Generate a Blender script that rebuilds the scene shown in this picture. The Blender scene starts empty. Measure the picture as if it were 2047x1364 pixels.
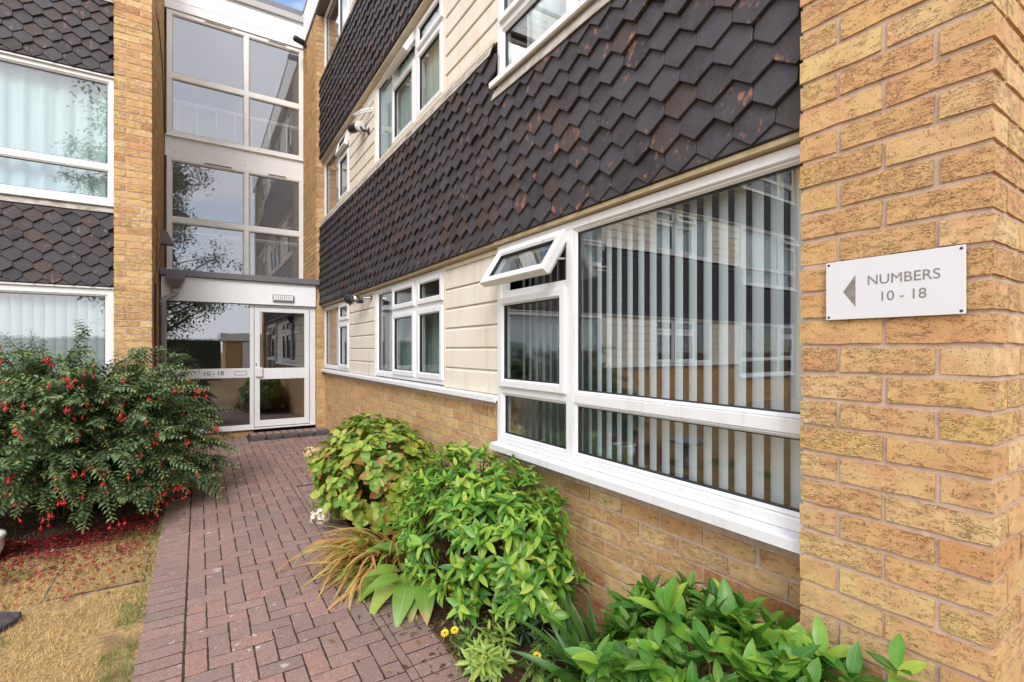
import bpy, math, random
from mathutils import Vector, Matrix, noise

# ------------------------------------------------------------------ camera
sc = bpy.context.scene
TH = math.radians(32.7)
CAMH = 1.45
FPX = 975.7                       # focal length in pixels of a 2047 px wide frame
cam_d = bpy.data.cameras.new("camera")
cam_d.sensor_width = 36.0
cam_d.lens = 36.0 * FPX / 2047.0
cam_d.shift_y = (699.3 - 682.0) / 2047.0
cam_d.clip_start = 0.05
cam_d.clip_end = 600.0
cam = bpy.data.objects.new("camera", cam_d)
sc.collection.objects.link(cam)
cam.location = (0, 0, CAMH)
cam.rotation_euler = (math.radians(90), 0, -TH)
sc.camera = cam

# ------------------------------------------------------------------ world and sun
SUN_EL, SUN_AZ = math.radians(40), math.radians(212)     # azimuth clockwise from +Y
world = bpy.data.worlds.new("World")
sc.world = world
world.use_nodes = True
wn, wl = world.node_tree.nodes, world.node_tree.links
wn.clear()
w_out = wn.new("ShaderNodeOutputWorld")
w_bg = wn.new("ShaderNodeBackground")
w_sky = wn.new("ShaderNodeTexSky")
w_sky.sky_type = 'NISHITA'
w_sky.sun_disc = False
w_sky.sun_elevation = SUN_EL
w_sky.sun_rotation = SUN_AZ
w_sky.air_density = 1.0
w_sky.dust_density = 0.6
w_tc = wn.new("ShaderNodeTexCoord")
w_map = wn.new("ShaderNodeMapping")
w_map.inputs['Scale'].default_value = (1.0, 1.0, 2.2)
w_map.inputs['Location'].default_value = (12.0784, 12.5144, 1.3106)
w_no = wn.new("ShaderNodeTexNoise")
w_no.inputs['Scale'].default_value = 1.6
w_no.inputs['Detail'].default_value = 7.0
w_no.inputs['Roughness'].default_value = 0.55
w_ra = wn.new("ShaderNodeValToRGB")
w_ra.color_ramp.elements[0].position = 0.36
w_ra.color_ramp.elements[0].color = (0.0, 0.0, 0.0, 1)
w_ra.color_ramp.elements[1].position = 0.47
w_ra.color_ramp.elements[1].color = (0.95, 0.95, 0.95, 1)
w_mix = wn.new("ShaderNodeMixRGB")
w_mix.inputs['Color2'].default_value = (7.4, 7.4, 7.8, 1)
wl.new(w_tc.outputs['Generated'], w_map.inputs['Vector'])
wl.new(w_map.outputs['Vector'], w_no.inputs['Vector'])
wl.new(w_no.outputs['Fac'], w_ra.inputs['Fac'])
wl.new(w_ra.outputs['Color'], w_mix.inputs['Fac'])
wl.new(w_sky.outputs['Color'], w_mix.inputs['Color1'])
wl.new(w_mix.outputs['Color'], w_bg.inputs['Color'])
w_bg.inputs['Strength'].default_value = 0.15
wl.new(w_bg.outputs['Background'], w_out.inputs['Surface'])

sun_d = bpy.data.lights.new("sun", 'SUN')
sun_d.energy = 1.5
sun_d.angle = math.radians(24)
sun_d.color = (1.0, 0.965, 0.92)
sun = bpy.data.objects.new("sun", sun_d)
sc.collection.objects.link(sun)
sd = Vector((math.sin(SUN_AZ) * math.cos(SUN_EL), math.cos(SUN_AZ) * math.cos(SUN_EL), math.sin(SUN_EL)))
sun.rotation_euler = sd.to_track_quat('Z', 'Y').to_euler()
sun.location = (-5, -5, 12)

vs = sc.view_settings
vs.view_transform = 'Standard'
vs.look = 'None'
vs.exposure = 0.96
vs.gamma = 1.0
vs.use_curve_mapping = False
sc.render.engine = 'CYCLES'
sc.cycles.use_denoising = True
sc.cycles.max_bounces = 10
sc.cycles.diffuse_bounces = 4
sc.cycles.glossy_bounces = 4
sc.cycles.transparent_max_bounces = 24
sc.cycles.caustics_reflective = False
sc.cycles.caustics_refractive = False

R = random.Random(11)
COL = sc.collection
CT, ST = math.cos(TH), math.sin(TH)


def project(p):
    """pixel in the 2047 px frame and depth, only used to decide which pieces show largest"""
    z = p[0] * ST + p[1] * CT
    if z < 0.15:
        return None
    return 1023.5 + FPX * (p[0] * CT - p[1] * ST) / z, 699.3 - FPX * (p[2] - CAMH) / z, z


def shows(p, size):
    q = project(p)
    if q is None or not (-40 < q[0] < 2087 and -40 < q[1] < 1404):
        return 0.0
    return size / (q[2] * q[2])


def gz(y):
    return 0.025 * min(max(y - 2.0, 0.0), 6.2)


# ------------------------------------------------------------------ materials
def newmat(name):
    m = bpy.data.materials.new(name)
    m.use_nodes = True
    nt = m.node_tree
    return m, nt, nt.nodes['Principled BSDF']


class G:
    """tiny node helper"""

    def __init__(s, nt):
        s.nt = nt

    def n(s, t, **kw):
        nd = s.nt.nodes.new(t)
        for k, v in kw.items():
            setattr(nd, k, v)
        return nd

    def put(s, sock, v):
        if hasattr(v, 'is_output'):
            s.nt.links.new(v, sock)
        else:
            sock.default_value = v

    def math(s, op, a, b=0.0, c=0.0, clamp=False):
        nd = s.n('ShaderNodeMath', operation=op, use_clamp=clamp)
        for i, v in enumerate((a, b, c)):
            s.put(nd.inputs[i], v)
        return nd.outputs[0]

    def vmath(s, op, a, b=None, scale=None):
        nd = s.n('ShaderNodeVectorMath', operation=op)
        s.put(nd.inputs[0], a)
        if b is not None:
            s.put(nd.inputs[1], b)
        if scale is not None:
            s.put(nd.inputs['Scale'], scale)
        return nd.outputs[0]

    def noise(s, vec, scale, detail=3.0, rough=0.5, dist=0.0):
        nd = s.n('ShaderNodeTexNoise')
        if vec is not None:
            s.put(nd.inputs['Vector'], vec)
        nd.inputs['Scale'].default_value = scale
        nd.inputs['Detail'].default_value = detail
        nd.inputs['Roughness'].default_value = rough
        nd.inputs['Distortion'].default_value = dist
        return nd.outputs['Fac']

    def ramp(s, fac, stops, mode='LINEAR'):
        nd = s.n('ShaderNodeValToRGB')
        cr = nd.color_ramp
        cr.interpolation = mode
        while len(cr.elements) < len(stops):
            cr.elements.new(0.5)
        for e, (p, c) in zip(cr.elements, stops):
            e.position = p
            e.color = (c, c, c, 1) if isinstance(c, (int, float)) else (*c, 1)
        s.put(nd.inputs['Fac'], fac)
        return nd.outputs['Color']

    def mix(s, fac, a, b, mode='MIX'):
        nd = s.n('ShaderNodeMixRGB', blend_type=mode)
        s.put(nd.inputs['Fac'], fac)
        for i, v in ((1, a), (2, b)):
            if isinstance(v, tuple):
                v = (*v, 1) if len(v) == 3 else v
            s.put(nd.inputs[i], v)
        return nd.outputs['Color']

    def bump(s, height, strength, dist, bsdf):
        nd = s.n('ShaderNodeBump')
        nd.inputs['Strength'].default_value = strength
        nd.inputs['Distance'].default_value = dist
        s.put(nd.inputs['Height'], height)
        s.nt.links.new(nd.outputs['Normal'], bsdf.inputs['Normal'])

    def pos(s):
        return s.n('ShaderNodeNewGeometry').outputs['Position']

    def rnd(s, joined):
        if joined:
            return s.n('ShaderNodeNewGeometry').outputs['Random Per Island']
        return s.n('ShaderNodeObjectInfo').outputs['Random']

    def offpos(s, rnd):
        off = s.vmath('SCALE', (91.0, 57.0, 73.0), scale=rnd)
        return s.vmath('ADD', s.pos(), off)


def plain(name, col, rough=0.5, nscale=0, namt=0.12, bump=0.0, bscale=120.0, metal=0.0, spec=0.5):
    m, nt, b = newmat(name)
    g = G(nt)
    b.inputs['Roughness'].default_value = rough
    b.inputs['Metallic'].default_value = metal
    b.inputs['Specular IOR Level'].default_value = spec
    p = g.pos()
    if nscale:
        f = g.noise(p, nscale, 5.0, 0.6)
        f = g.ramp(f, [(0.3, 1.0 - namt), (0.7, 1.0 + namt * 0.4)])
        g.put(b.inputs['Base Color'], g.mix(1.0, col, f, 'MULTIPLY'))
    else:
        b.inputs['Base Color'].default_value = (*col, 1)
    if bump:
        g.bump(g.noise(p, bscale, 4.0, 0.6), bump, 0.004, b)
    return m


def brick_material(name, joined, stops, crack=0.55):
    m, nt, b = newmat(name)
    g = G(nt)
    r = g.rnd(joined)
    p = g.offpos(r)
    base = g.ramp(r, stops)
    lo = g.noise(p, 13.0, 4.0, 0.6)
    base = g.mix(g.ramp(lo, [(0.40, 0.0), (0.66, 0.8)]), base, (0.54, 0.275, 0.145))
    dk = g.noise(g.vmath('MULTIPLY', p, (14.0, 14.0, 34.0)), 1.0, 5.0, 0.7)
    base = g.mix(g.ramp(dk, [(0.50, 0.0), (0.72, 0.55)]), base, (0.27, 0.155, 0.07))
    hi = g.noise(p, 6.0, 2.0)
    base = g.mix(g.ramp(hi, [(0.45, 0.0), (0.75, 0.35)]), base, (0.64, 0.48, 0.23))
    st = g.vmath('MULTIPLY', p, (62.0, 62.0, 210.0))
    cr = g.noise(st, 1.0, 4.0, 0.6, 0.7)
    sel = g.math('FRACT', g.math('MULTIPLY', r, 17.3))
    thr = g.math('MULTIPLY_ADD', sel, 0.26, 0.34)
    line = g.math('SUBTRACT', 1.0, g.math('MULTIPLY', g.math('ABSOLUTE', g.math('SUBTRACT', cr, 0.52)), 30.0), clamp=True)
    brk = g.math('MULTIPLY', g.math('SUBTRACT', g.noise(g.vmath('MULTIPLY', p, (26.0, 26.0, 60.0)), 1.0, 2.0), thr), 9.0, clamp=True)
    cm = g.math('MULTIPLY', line, brk)
    base = g.mix(g.math('MULTIPLY', cm, crack), base, (0.13, 0.065, 0.025))
    pit = g.noise(p, 190.0, 2.0)
    pm = g.math('MULTIPLY', g.math('SUBTRACT', pit, 0.63), 14.0, clamp=True)
    base = g.mix(g.math('MULTIPLY', pm, 0.55), base, (0.16, 0.08, 0.035))
    fl = g.noise(p, 70.0, 1.0)
    fm = g.math('MULTIPLY', g.math('SUBTRACT', fl, 0.72), 20.0, clamp=True)
    base = g.mix(g.math('MULTIPLY', fm, 0.5), base, (0.62, 0.5, 0.34))
    g.put(b.inputs['Base Color'], base)
    b.inputs['Roughness'].default_value = 0.9
    b.inputs['Specular IOR Level'].default_value = 0.2
    h = g.math('SUBTRACT', g.math('MULTIPLY', g.noise(p, 260.0, 3.0), 0.5), g.math('ADD', cm, g.math('MULTIPLY', pm, 0.6)))
    g.bump(h, 0.85, 0.0035, b)
    return m


BUFF = [(0.0, (0.58, 0.385, 0.150)), (0.16, (0.63, 0.455, 0.195)), (0.34, (0.56, 0.335, 0.140)), (0.46, (0.65, 0.475, 0.24)), (0.58, (0.55, 0.35, 0.155)),
        (0.70, (0.60, 0.365, 0.155)), (0.86, (0.66, 0.49, 0.24)), (0.965, (0.56, 0.32, 0.14)), (1.0, (0.48, 0.20, 0.075))]
REDB = [(0.0, (0.30, 0.10, 0.06)), (0.5, (0.36, 0.14, 0.08)), (1.0, (0.25, 0.08, 0.05))]
M_BRICK = brick_material("buff_brick", False, BUFF)
M_BRICKJ = brick_material("buff_brick_field", True, BUFF)
M_BRICKR = brick_material("red_brick", False, REDB, 0.4)
M_MORTAR = plain("mortar", (0.56, 0.41, 0.31), 0.95, 30, 0.22, 0.8, 300)


def tile_material(name, joined, chips=1.0):
    m, nt, b = newmat(name)
    g = G(nt)
    r = g.rnd(joined)
    p = g.offpos(r)
    base = g.ramp(r, [(0.0, (0.024, 0.020, 0.023)), (0.2, (0.040, 0.035, 0.039)), (0.4, (0.028, 0.020, 0.019)), (0.6, (0.050, 0.045, 0.051)), (0.75, (0.036, 0.031, 0.035)),
                      (0.9, (0.050, 0.033, 0.027)), (1.0, (0.068, 0.040, 0.030))])
    lo = g.noise(p, 13.0, 4.0, 0.6)
    base = g.mix(g.ramp(lo, [(0.35, 0.0), (0.75, 0.6)]), base, (0.072, 0.066, 0.075))
    c1 = g.noise(g.vmath('MULTIPLY', p, (1.0, 1.0, 0.62)), 27.0, 2.0, 0.55, 0.0)
    sel = g.math('FRACT', g.math('MULTIPLY', r, 23.7))
    thr = g.math('MULTIPLY_ADD', sel, 0.17, 0.575)
    cm = g.math('MULTIPLY', g.math('MULTIPLY', g.math('SUBTRACT', c1, thr), 9.0, clamp=True), 0.62 * chips)
    base = g.mix(cm, base, (0.36, 0.155, 0.08))
    pk = g.noise(p, 160.0, 2.0)
    base = g.mix(g.math('MULTIPLY', g.math('SUBTRACT', pk, 0.66), 8.0, clamp=True), base, (0.17, 0.15, 0.15))
    g.put(b.inputs['Base Color'], base)
    b.inputs['Roughness'].default_value = 0.6
    b.inputs['Specular IOR Level'].default_value = 0.28
    g.bump(g.math('ADD', g.noise(p, 60.0, 5.0, 0.65), g.math('MULTIPLY', cm, -0.4)), 0.5, 0.004, b)
    return m


M_TILE = tile_material("clay_tile", False)
M_TILEJ = tile_material("clay_tile_field", True, 0.8)


def paver_material(name, joined):
    m, nt, b = newmat(name)
    g = G(nt)
    r = g.rnd(joined)
    p = g.offpos(r)
    w = g.pos()
    base = g.ramp(r, [(0.0, (0.27, 0.176, 0.155)), (0.2, (0.33, 0.21, 0.185)), (0.4, (0.235, 0.165, 0.150)), (0.6, (0.30, 0.19, 0.165)), (0.8, (0.35, 0.215, 0.187)), (0.95, (0.35, 0.19, 0.15)), (1.0, (0.20, 0.15, 0.142))])
    lo = g.noise(w, 1.7, 4.0, 0.6)
    base = g.mix(g.ramp(lo, [(0.4, 0.0), (0.68, 0.55)]), base, (0.22, 0.145, 0.13))
    gr = g.noise(p, 150.0, 3.0, 0.7)
    base = g.mix(g.ramp(gr, [(0.34, 0.85), (0.5, 0.0), (0.66, 0.0)]), base, (0.11, 0.07, 0.06))
    md = g.noise(p, 26.0, 4.0, 0.65)
    base = g.mix(g.ramp(md, [(0.45, 0.0), (0.72, 0.6)]), base, (0.19, 0.135, 0.125))
    base = g.mix(g.ramp(gr, [(0.55, 0.0), (0.75, 0.6)]), base, (0.42, 0.31, 0.27))
    sp = g.noise(w, 24.0, 3.0, 0.55)
    zone = g.noise(w, 1.1, 2.0)
    sm = g.math('MULTIPLY', g.math('MULTIPLY', g.math('SUBTRACT', sp, 0.635), 14.0, clamp=True), g.math('MULTIPLY', g.math('SUBTRACT', zone, 0.4), 5.0, clamp=True))
    base = g.mix(g.math('MULTIPLY', sm, 0.7), base, (0.60, 0.56, 0.52))
    g.put(b.inputs['Base Color'], base)
    b.inputs['Roughness'].default_value = 0.9
    b.inputs['Specular IOR Level'].default_value = 0.25
    g.bump(gr, 0.5, 0.003, b)
    return m


M_PAVER = paver_material("block_paver", False)
M_PAVERJ = paver_material("block_paver_field", True)


def two_tone(name, a, b_, scale, lo, hi, rough=0.95, bump=0.6, bscale=80, c=None, cscale=8.0, clo=0.55, chi=0.7):
    m, nt, b = newmat(name)
    g = G(nt)
    p = g.pos()
    col = g.mix(g.ramp(g.noise(p, scale, 6.0, 0.65), [(lo, 0.0), (hi, 1.0)]), a, b_)
    if c:
        col = g.mix(g.ramp(g.noise(p, cscale, 4.0, 0.6), [(clo, 0.0), (chi, 1.0)]), col, c)
    g.put(b.inputs['Base Color'], col)
    b.inputs['Roughness'].default_value = rough
    b.inputs['Specular IOR Level'].default_value = 0.2
    g.bump(g.noise(p, bscale, 5.0, 0.7), bump, 0.01, b)
    return m


M_LAWN = two_tone("dry_lawn", (0.44, 0.30, 0.14), (0.24, 0.15, 0.07), 48, 0.38, 0.62, c=(0.20, 0.125, 0.07), cscale=4.5, clo=0.52, chi=0.68)
M_SOIL = two_tone("dark_soil", (0.085, 0.050, 0.032), (0.045, 0.026, 0.018), 40, 0.35, 0.65, c=(0.14, 0.085, 0.05), cscale=60)
M_SAND = two_tone("joint_sand", (0.062, 0.042, 0.030), (0.036, 0.028, 0.018), 9, 0.4, 0.6, c=(0.060, 0.062, 0.020), cscale=3.0)
def grimy_white(name, col):
    m, nt, b = newmat(name)
    g = G(nt)
    p = g.pos()
    st = g.noise(g.vmath('MULTIPLY', p, (16.0, 16.0, 2.6)), 1.0, 5.0, 0.65)
    base = g.mix(g.ramp(st, [(0.52, 0.0), (0.80, 0.5)]), col, (0.50, 0.47, 0.40))
    base = g.mix(g.ramp(g.noise(p, 160.0, 2.0), [(0.66, 0.0), (0.8, 0.45)]), base, (0.40, 0.37, 0.32))
    g.put(b.inputs['Base Color'], base)
    b.inputs['Roughness'].default_value = 0.36
    return m


M_UPVC = grimy_white("white_upvc", (0.71, 0.715, 0.72))
M_UPVCO = plain("old_white_upvc", (0.81, 0.805, 0.78), 0.4, 6, 0.08)
M_CREAMT = plain("cream_trim", (0.66, 0.58, 0.44), 0.5, 9, 0.15)
M_TAN = plain("tan_timber", (0.42, 0.33, 0.19), 0.6, 20, 0.2)
M_WPAINT = plain("white_paint", (0.82, 0.825, 0.83), 0.45, 4, 0.06)
M_GASKET = plain("black_gasket", (0.012, 0.012, 0.013), 0.5)
M_GREY = plain("grey_flashing", (0.16, 0.15, 0.165), 0.45, 5, 0.12)
M_LEAD = two_tone("weathered_lead", (0.44, 0.41, 0.37), (0.24, 0.20, 0.16), 14, 0.4, 0.7, 0.7, 0.3, 60)
M_PIPE = plain("grey_pipe", (0.36, 0.36, 0.38), 0.35, 6, 0.1)
M_BLACKP = plain("black_plastic", (0.018, 0.018, 0.02), 0.4)
M_BROWNP = plain("brown_pipe", (0.06, 0.032, 0.022), 0.45)
M_CHROME = plain("chrome", (0.6, 0.6, 0.62), 0.2, metal=1.0)
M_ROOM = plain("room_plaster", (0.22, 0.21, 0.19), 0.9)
M_ROOMD = plain("room_floor", (0.10, 0.07, 0.05), 0.8)
M_WOOD = plain("varnished_wood", (0.32, 0.13, 0.035), 0.4, 12, 0.3)
M_SLAT = plain("blind_fabric", (0.72, 0.77, 0.84), 0.75, 200, 0.04)
M_SLATG = plain("grey_blind_fabric", (0.56, 0.60, 0.63), 0.75, 200, 0.04)
M_CURT = plain("pale_curtain", (0.48, 0.585, 0.58), 0.85, 3, 0.06)
M_CURTG = plain("green_grey_curtain", (0.30, 0.38, 0.36), 0.85, 3, 0.1)
M_CURTW = plain("white_curtain", (0.78, 0.80, 0.80), 0.85, 3, 0.06)
M_SIGN = plain("sign_plate", (0.64, 0.645, 0.66), 0.28, 3, 0.02)
M_INK = plain("sign_ink", (0.24, 0.215, 0.20), 0.5, 60, 0.3)
M_STONE = two_tone("weathered_stone", (0.34, 0.33, 0.31), (0.22, 0.21, 0.20), 20, 0.4, 0.6)
M_SLAB = two_tone("dark_slab", (0.10, 0.085, 0.095), (0.06, 0.05, 0.055), 20, 0.4, 0.6)
M_BARK = two_tone("bark", (0.11, 0.065, 0.04), (0.06, 0.035, 0.022), 60, 0.4, 0.6)
M_ASPH = plain("step_kerb", (0.075, 0.065, 0.07), 0.85, 20, 0.3, 0.5, 200)


def cladding_material():
    m, nt, b = newmat("cream_cladding")
    g = G(nt)
    p = g.pos()
    lo = g.noise(p, 2.3, 4.0, 0.6)
    base = g.mix(g.ramp(lo, [(0.35, 0.0), (0.7, 1.0)]), (0.72, 0.675, 0.59), (0.69, 0.62, 0.51))
    st = g.noise(g.vmath('MULTIPLY', p, (9.0, 9.0, 1.4)), 1.0, 4.0, 0.6)
    base = g.mix(g.ramp(st, [(0.5, 0.0), (0.78, 0.45)]), base, (0.48, 0.36, 0.2))
    g.put(b.inputs['Base Color'], base)
    b.inputs['Roughness'].default_value = 0.5
    b.inputs['Specular IOR Level'].default_value = 0.3
    gr = g.noise(g.vmath('MULTIPLY', p, (22.0, 22.0, 240.0)), 1.0, 3.0, 0.6, 0.8)
    g.bump(gr, 0.45, 0.003, b)
    return m


M_CLAD = cladding_material()


def glass_material(name, ior, tint=(0.93, 0.96, 0.95), wob=0.02, pale_veil=0.0):
    m, nt, b = newmat(name)
    g = G(nt)
    nt.nodes.remove(b)
    out = nt.nodes['Material Output']
    tr = g.n('ShaderNodeBsdfTransparent')
    tr.inputs['Color'].default_value = (*tint, 1)
    gl = g.n('ShaderNodeBsdfGlossy')
    gl.inputs['Roughness'].default_value = 0.0
    gl.inputs['Color'].default_value = (0.96, 0.97, 1.0, 1)
    bp = g.n('ShaderNodeBump')
    bp.inputs['Strength'].default_value = wob
    bp.inputs['Distance'].default_value = 0.05
    g.put(bp.inputs['Height'], g.noise(g.pos(), 2.2, 1.0))
    nt.links.new(bp.outputs['Normal'], gl.inputs['Normal'])
    f0 = ((ior - 1) / (ior + 1)) ** 2
    ge = g.n('ShaderNodeNewGeometry')
    dt = g.n('ShaderNodeVectorMath', operation='DOT_PRODUCT')
    nt.links.new(ge.outputs['Normal'], dt.inputs[0])
    nt.links.new(ge.outputs['Incoming'], dt.inputs[1])
    k5 = g.math('POWER', g.math('SUBTRACT', 1.0, g.math('ABSOLUTE', dt.outputs['Value']), clamp=True), 5.0)
    fr = g.math('MULTIPLY_ADD', k5, 1.0 - f0, f0)
    mx = g.n('ShaderNodeMixShader')
    nt.links.new(fr, mx.inputs[0])
    nt.links.new(tr.outputs[0], mx.inputs[1])
    nt.links.new(gl.outputs[0], mx.inputs[2])
    if pale_veil:                                              # pale light in the stair panes, painted in as a diffuse veil
        df = g.n('ShaderNodeBsdfDiffuse')
        df.inputs['Color'].default_value = (0.78, 0.77, 0.80, 1)
        m2 = g.n('ShaderNodeMixShader')
        m2.inputs[0].default_value = pale_veil
        nt.links.new(mx.outputs[0], m2.inputs[1])
        nt.links.new(df.outputs[0], m2.inputs[2])
        mx = m2
    nt.links.new(mx.outputs[0], out.inputs['Surface'])
    return m


M_GLASS = glass_material("window_glass", 2.0)
M_GLASSV = glass_material("veiled_glass", 2.2, (0.84, 0.86, 0.88), 0.012, 0.07)
M_GLASSE = glass_material("coated_glass", 2.3, (0.84, 0.86, 0.88), 0.012)


def leaf_material(name, joined, stops, rib=(0.30, 0.40, 0.09), ribw=0.035, tip=None, tipthr=0.8, trans=0.28, rough=0.38, veins=0, tint=None):
    m, nt, b = newmat(name)
    g = G(nt)
    r = g.rnd(joined)
    base = g.ramp(r, stops)
    uv = g.n('ShaderNodeUVMap').outputs['UV']
    sx = g.n('ShaderNodeSeparateXYZ')
    g.put(sx.inputs[0], uv)
    ac = g.math('ABSOLUTE', g.math('SUBTRACT', sx.outputs[0], 0.5))
    if tint is not None:
        at = g.n('ShaderNodeAttribute', attribute_name='tint')
        base = g.mix(at.outputs['Fac'], base, tint)
    p = g.offpos(r)
    base = g.mix(g.ramp(g.noise(p, 34.0, 3.0), [(0.4, 0.0), (0.75, 0.35)]), base, g.mix(1.0, base, (0.55, 0.6, 0.4), 'MULTIPLY'))
    if veins:
        wv = g.math('SINE', g.math('MULTIPLY', sx.outputs[0], float(veins)))
        base = g.mix(g.ramp(wv, [(0.5, 0.0), (1.0, 0.35)]), base, rib)
    if ribw:
        rm = g.ramp(g.math('DIVIDE', ac, ribw), [(0.45, 1.0), (1.0, 0.0)])
        base = g.mix(g.math('MULTIPLY', rm, 0.7), base, rib)
    if tip:
        sel = g.math('FRACT', g.math('MULTIPLY', r, 13.7))
        q = g.math('ADD', g.math('MULTIPLY', sx.outputs[1], 0.55), g.math('ADD', g.math('MULTIPLY', g.noise(p, 22.0, 3.0), 0.5), g.math('MULTIPLY', sel, 0.35)))
        tm = g.math('MULTIPLY', g.math('SUBTRACT', q, tipthr), 7.0, clamp=True)
        base = g.mix(tm, base, tip)
    g.put(b.inputs['Base Color'], base)
    b.inputs['Roughness'].default_value = rough
    b.inputs['Specular IOR Level'].default_value = 0.45
    tl = g.n('ShaderNodeBsdfTranslucent')
    g.put(tl.inputs['Color'], g.mix(1.0, base, (1.25, 1.3, 0.6), 'MULTIPLY'))
    mx = g.n('ShaderNodeMixShader')
    mx.inputs[0].default_value = trans
    out = nt.nodes['Material Output']
    nt.links.new(b.outputs[0], mx.inputs[1])
    nt.links.new(tl.outputs[0], mx.inputs[2])
    nt.links.new(mx.outputs[0], out.inputs['Surface'])
    return m


SHRUB = [(0.0, (0.050, 0.165, 0.022)), (0.3, (0.10, 0.27, 0.032)), (0.6, (0.18, 0.37, 0.042)), (0.87, (0.30, 0.46, 0.055)), (1.0, (0.46, 0.50, 0.08))]
HYDR = [(0.0, (0.075, 0.19, 0.03)), (0.3, (0.17, 0.31, 0.045)), (0.65, (0.31, 0.41, 0.06)), (1.0, (0.44, 0.45, 0.08))]
M_SHRUB = leaf_material("shrub_leaf", False, SHRUB, tip=(0.40, 0.30, 0.07), tipthr=1.02)
M_SHRUBJ = leaf_material("shrub_leaf_mass", True, SHRUB)
M_LAUR = leaf_material("laurel_leaf", False, [(0.0, (0.045, 0.17, 0.022)), (0.45, (0.12, 0.31, 0.035)), (0.8, (0.24, 0.43, 0.05)), (1.0, (0.40, 0.51, 0.08))], tip=(0.52, 0.46, 0.22), tipthr=1.04, ribw=0.03, rib=(0.22, 0.34, 0.08))
M_HYDR = leaf_material("hydrangea_leaf", False, HYDR, tip=(0.33, 0.12, 0.035), tipthr=0.83)
M_HYDRJ = leaf_material("hydrangea_leaf_mass", True, HYDR, tip=(0.33, 0.12, 0.035), tipthr=0.88)
M_HOSTA = leaf_material("hosta_leaf", False, [(0.0, (0.09, 0.23, 0.035)), (0.6, (0.21, 0.35, 0.05)), (1.0, (0.36, 0.43, 0.07))], veins=44, ribw=0.03, tip=(0.46, 0.22, 0.05), tipthr=0.93)
M_DRYB = leaf_material("montbretia_blade", False, [(0.0, (0.22, 0.33, 0.05)), (0.3, (0.40, 0.42, 0.09)), (0.42, (0.55, 0.37, 0.13)), (0.75, (0.56, 0.29, 0.10)), (1.0, (0.68, 0.47, 0.23))], ribw=0, veins=30, rib=(0.5, 0.36, 0.16), tip=(0.50, 0.24, 0.08), tipthr=0.9)
M_IRIS = leaf_material("sword_leaf", False, [(0.0, (0.030, 0.095, 0.018)), (1.0, (0.065, 0.165, 0.028))], ribw=0.05, rib=(0.10, 0.2, 0.05))
M_SPURGE = leaf_material("spurge_leaf", False, [(0.0, (0.17, 0.31, 0.06)), (0.6, (0.28, 0.42, 0.08)), (1.0, (0.40, 0.48, 0.10))], rib=(0.4, 0.44, 0.16))
M_DARKL = leaf_material("hellebore_leaf", False, [(0.0, (0.012, 0.035, 0.014)), (1.0, (0.022, 0.055, 0.018))], rib=(0.04, 0.07, 0.03))
M_WEED = leaf_material("weed_leaf", False, [(0.0, (0.06, 0.16, 0.04)), (0.6, (0.12, 0.23, 0.06)), (1.0, (0.28, 0.34, 0.07))])
M_FUCH = leaf_material("fuchsia_leaf", True, [(0.0, (0.068, 0.135, 0.062)), (0.5, (0.11, 0.185, 0.082)), (1.0, (0.18, 0.25, 0.115))], ribw=0.06, rib=(0.12, 0.15, 0.07), tint=(0.42, 0.45, 0.14), rough=0.42, trans=0.2)
M_TREEL = leaf_material("tree_leaf", True, [(0.0, (0.030, 0.065, 0.015)), (1.0, (0.07, 0.12, 0.025))], ribw=0)
M_GRASS = leaf_material("lawn_blade", True, [(0.0, (0.48, 0.31, 0.11)), (0.4, (0.62, 0.43, 0.17)), (0.75, (0.72, 0.53, 0.25)), (1.0, (0.36, 0.21, 0.075))], ribw=0, tint=(0.11, 0.20, 0.03), trans=0.2, rough=0.7)
M_PETAL = leaf_material("fallen_petal", True, [(0.0, (0.11, 0.008, 0.014)), (0.5, (0.20, 0.012, 0.02)), (0.8, (0.36, 0.02, 0.025)), (0.93, (0.5, 0.03, 0.03)), (1.0, (0.42, 0.26, 0.10))], ribw=0, trans=0.15, rough=0.7)
M_LITTER = leaf_material("leaf_litter", True, [(0.0, (0.07, 0.035, 0.02)), (0.6, (0.15, 0.075, 0.03)), (0.9, (0.27, 0.14, 0.05)), (1.0, (0.30, 0.28, 0.06))], ribw=0, trans=0.1, rough=0.8)
M_FLOWER = plain("fuchsia_red", (0.52, 0.010, 0.014), 0.4)
M_FLOWERP = plain("fuchsia_purple", (0.24, 0.01, 0.12), 0.4)
M_CREAMF = plain("hydrangea_cream", (0.74, 0.68, 0.53), 0.6, 60, 0.2)
M_YELLOW = plain("yellow_petal", (0.85, 0.62, 0.02), 0.5)
M_STEM = plain("green_stem", (0.12, 0.13, 0.04), 0.6)


# ------------------------------------------------------------------ mesh helpers
class Map:
    def __init__(s, fn, flip=False):
        s.fn, s.flip = fn, flip

    def __call__(s, a, b, z):
        return s.fn(a, b, z)


T_ID = Map(lambda x, y, z: (x, y, z))
XR = 1.70                                                  # brick plane of the wing along the path
YL = 7.06                                                  # wall plane of the wing across the lawn
T_R = Map(lambda a, b, z: (XR - b, a, z))
T_L = Map(lambda a, b, z: (-a, YL - b, z))


def t_e(y0):
    return Map(lambda a, b, z: (a, y0 - b, z), True)


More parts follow.
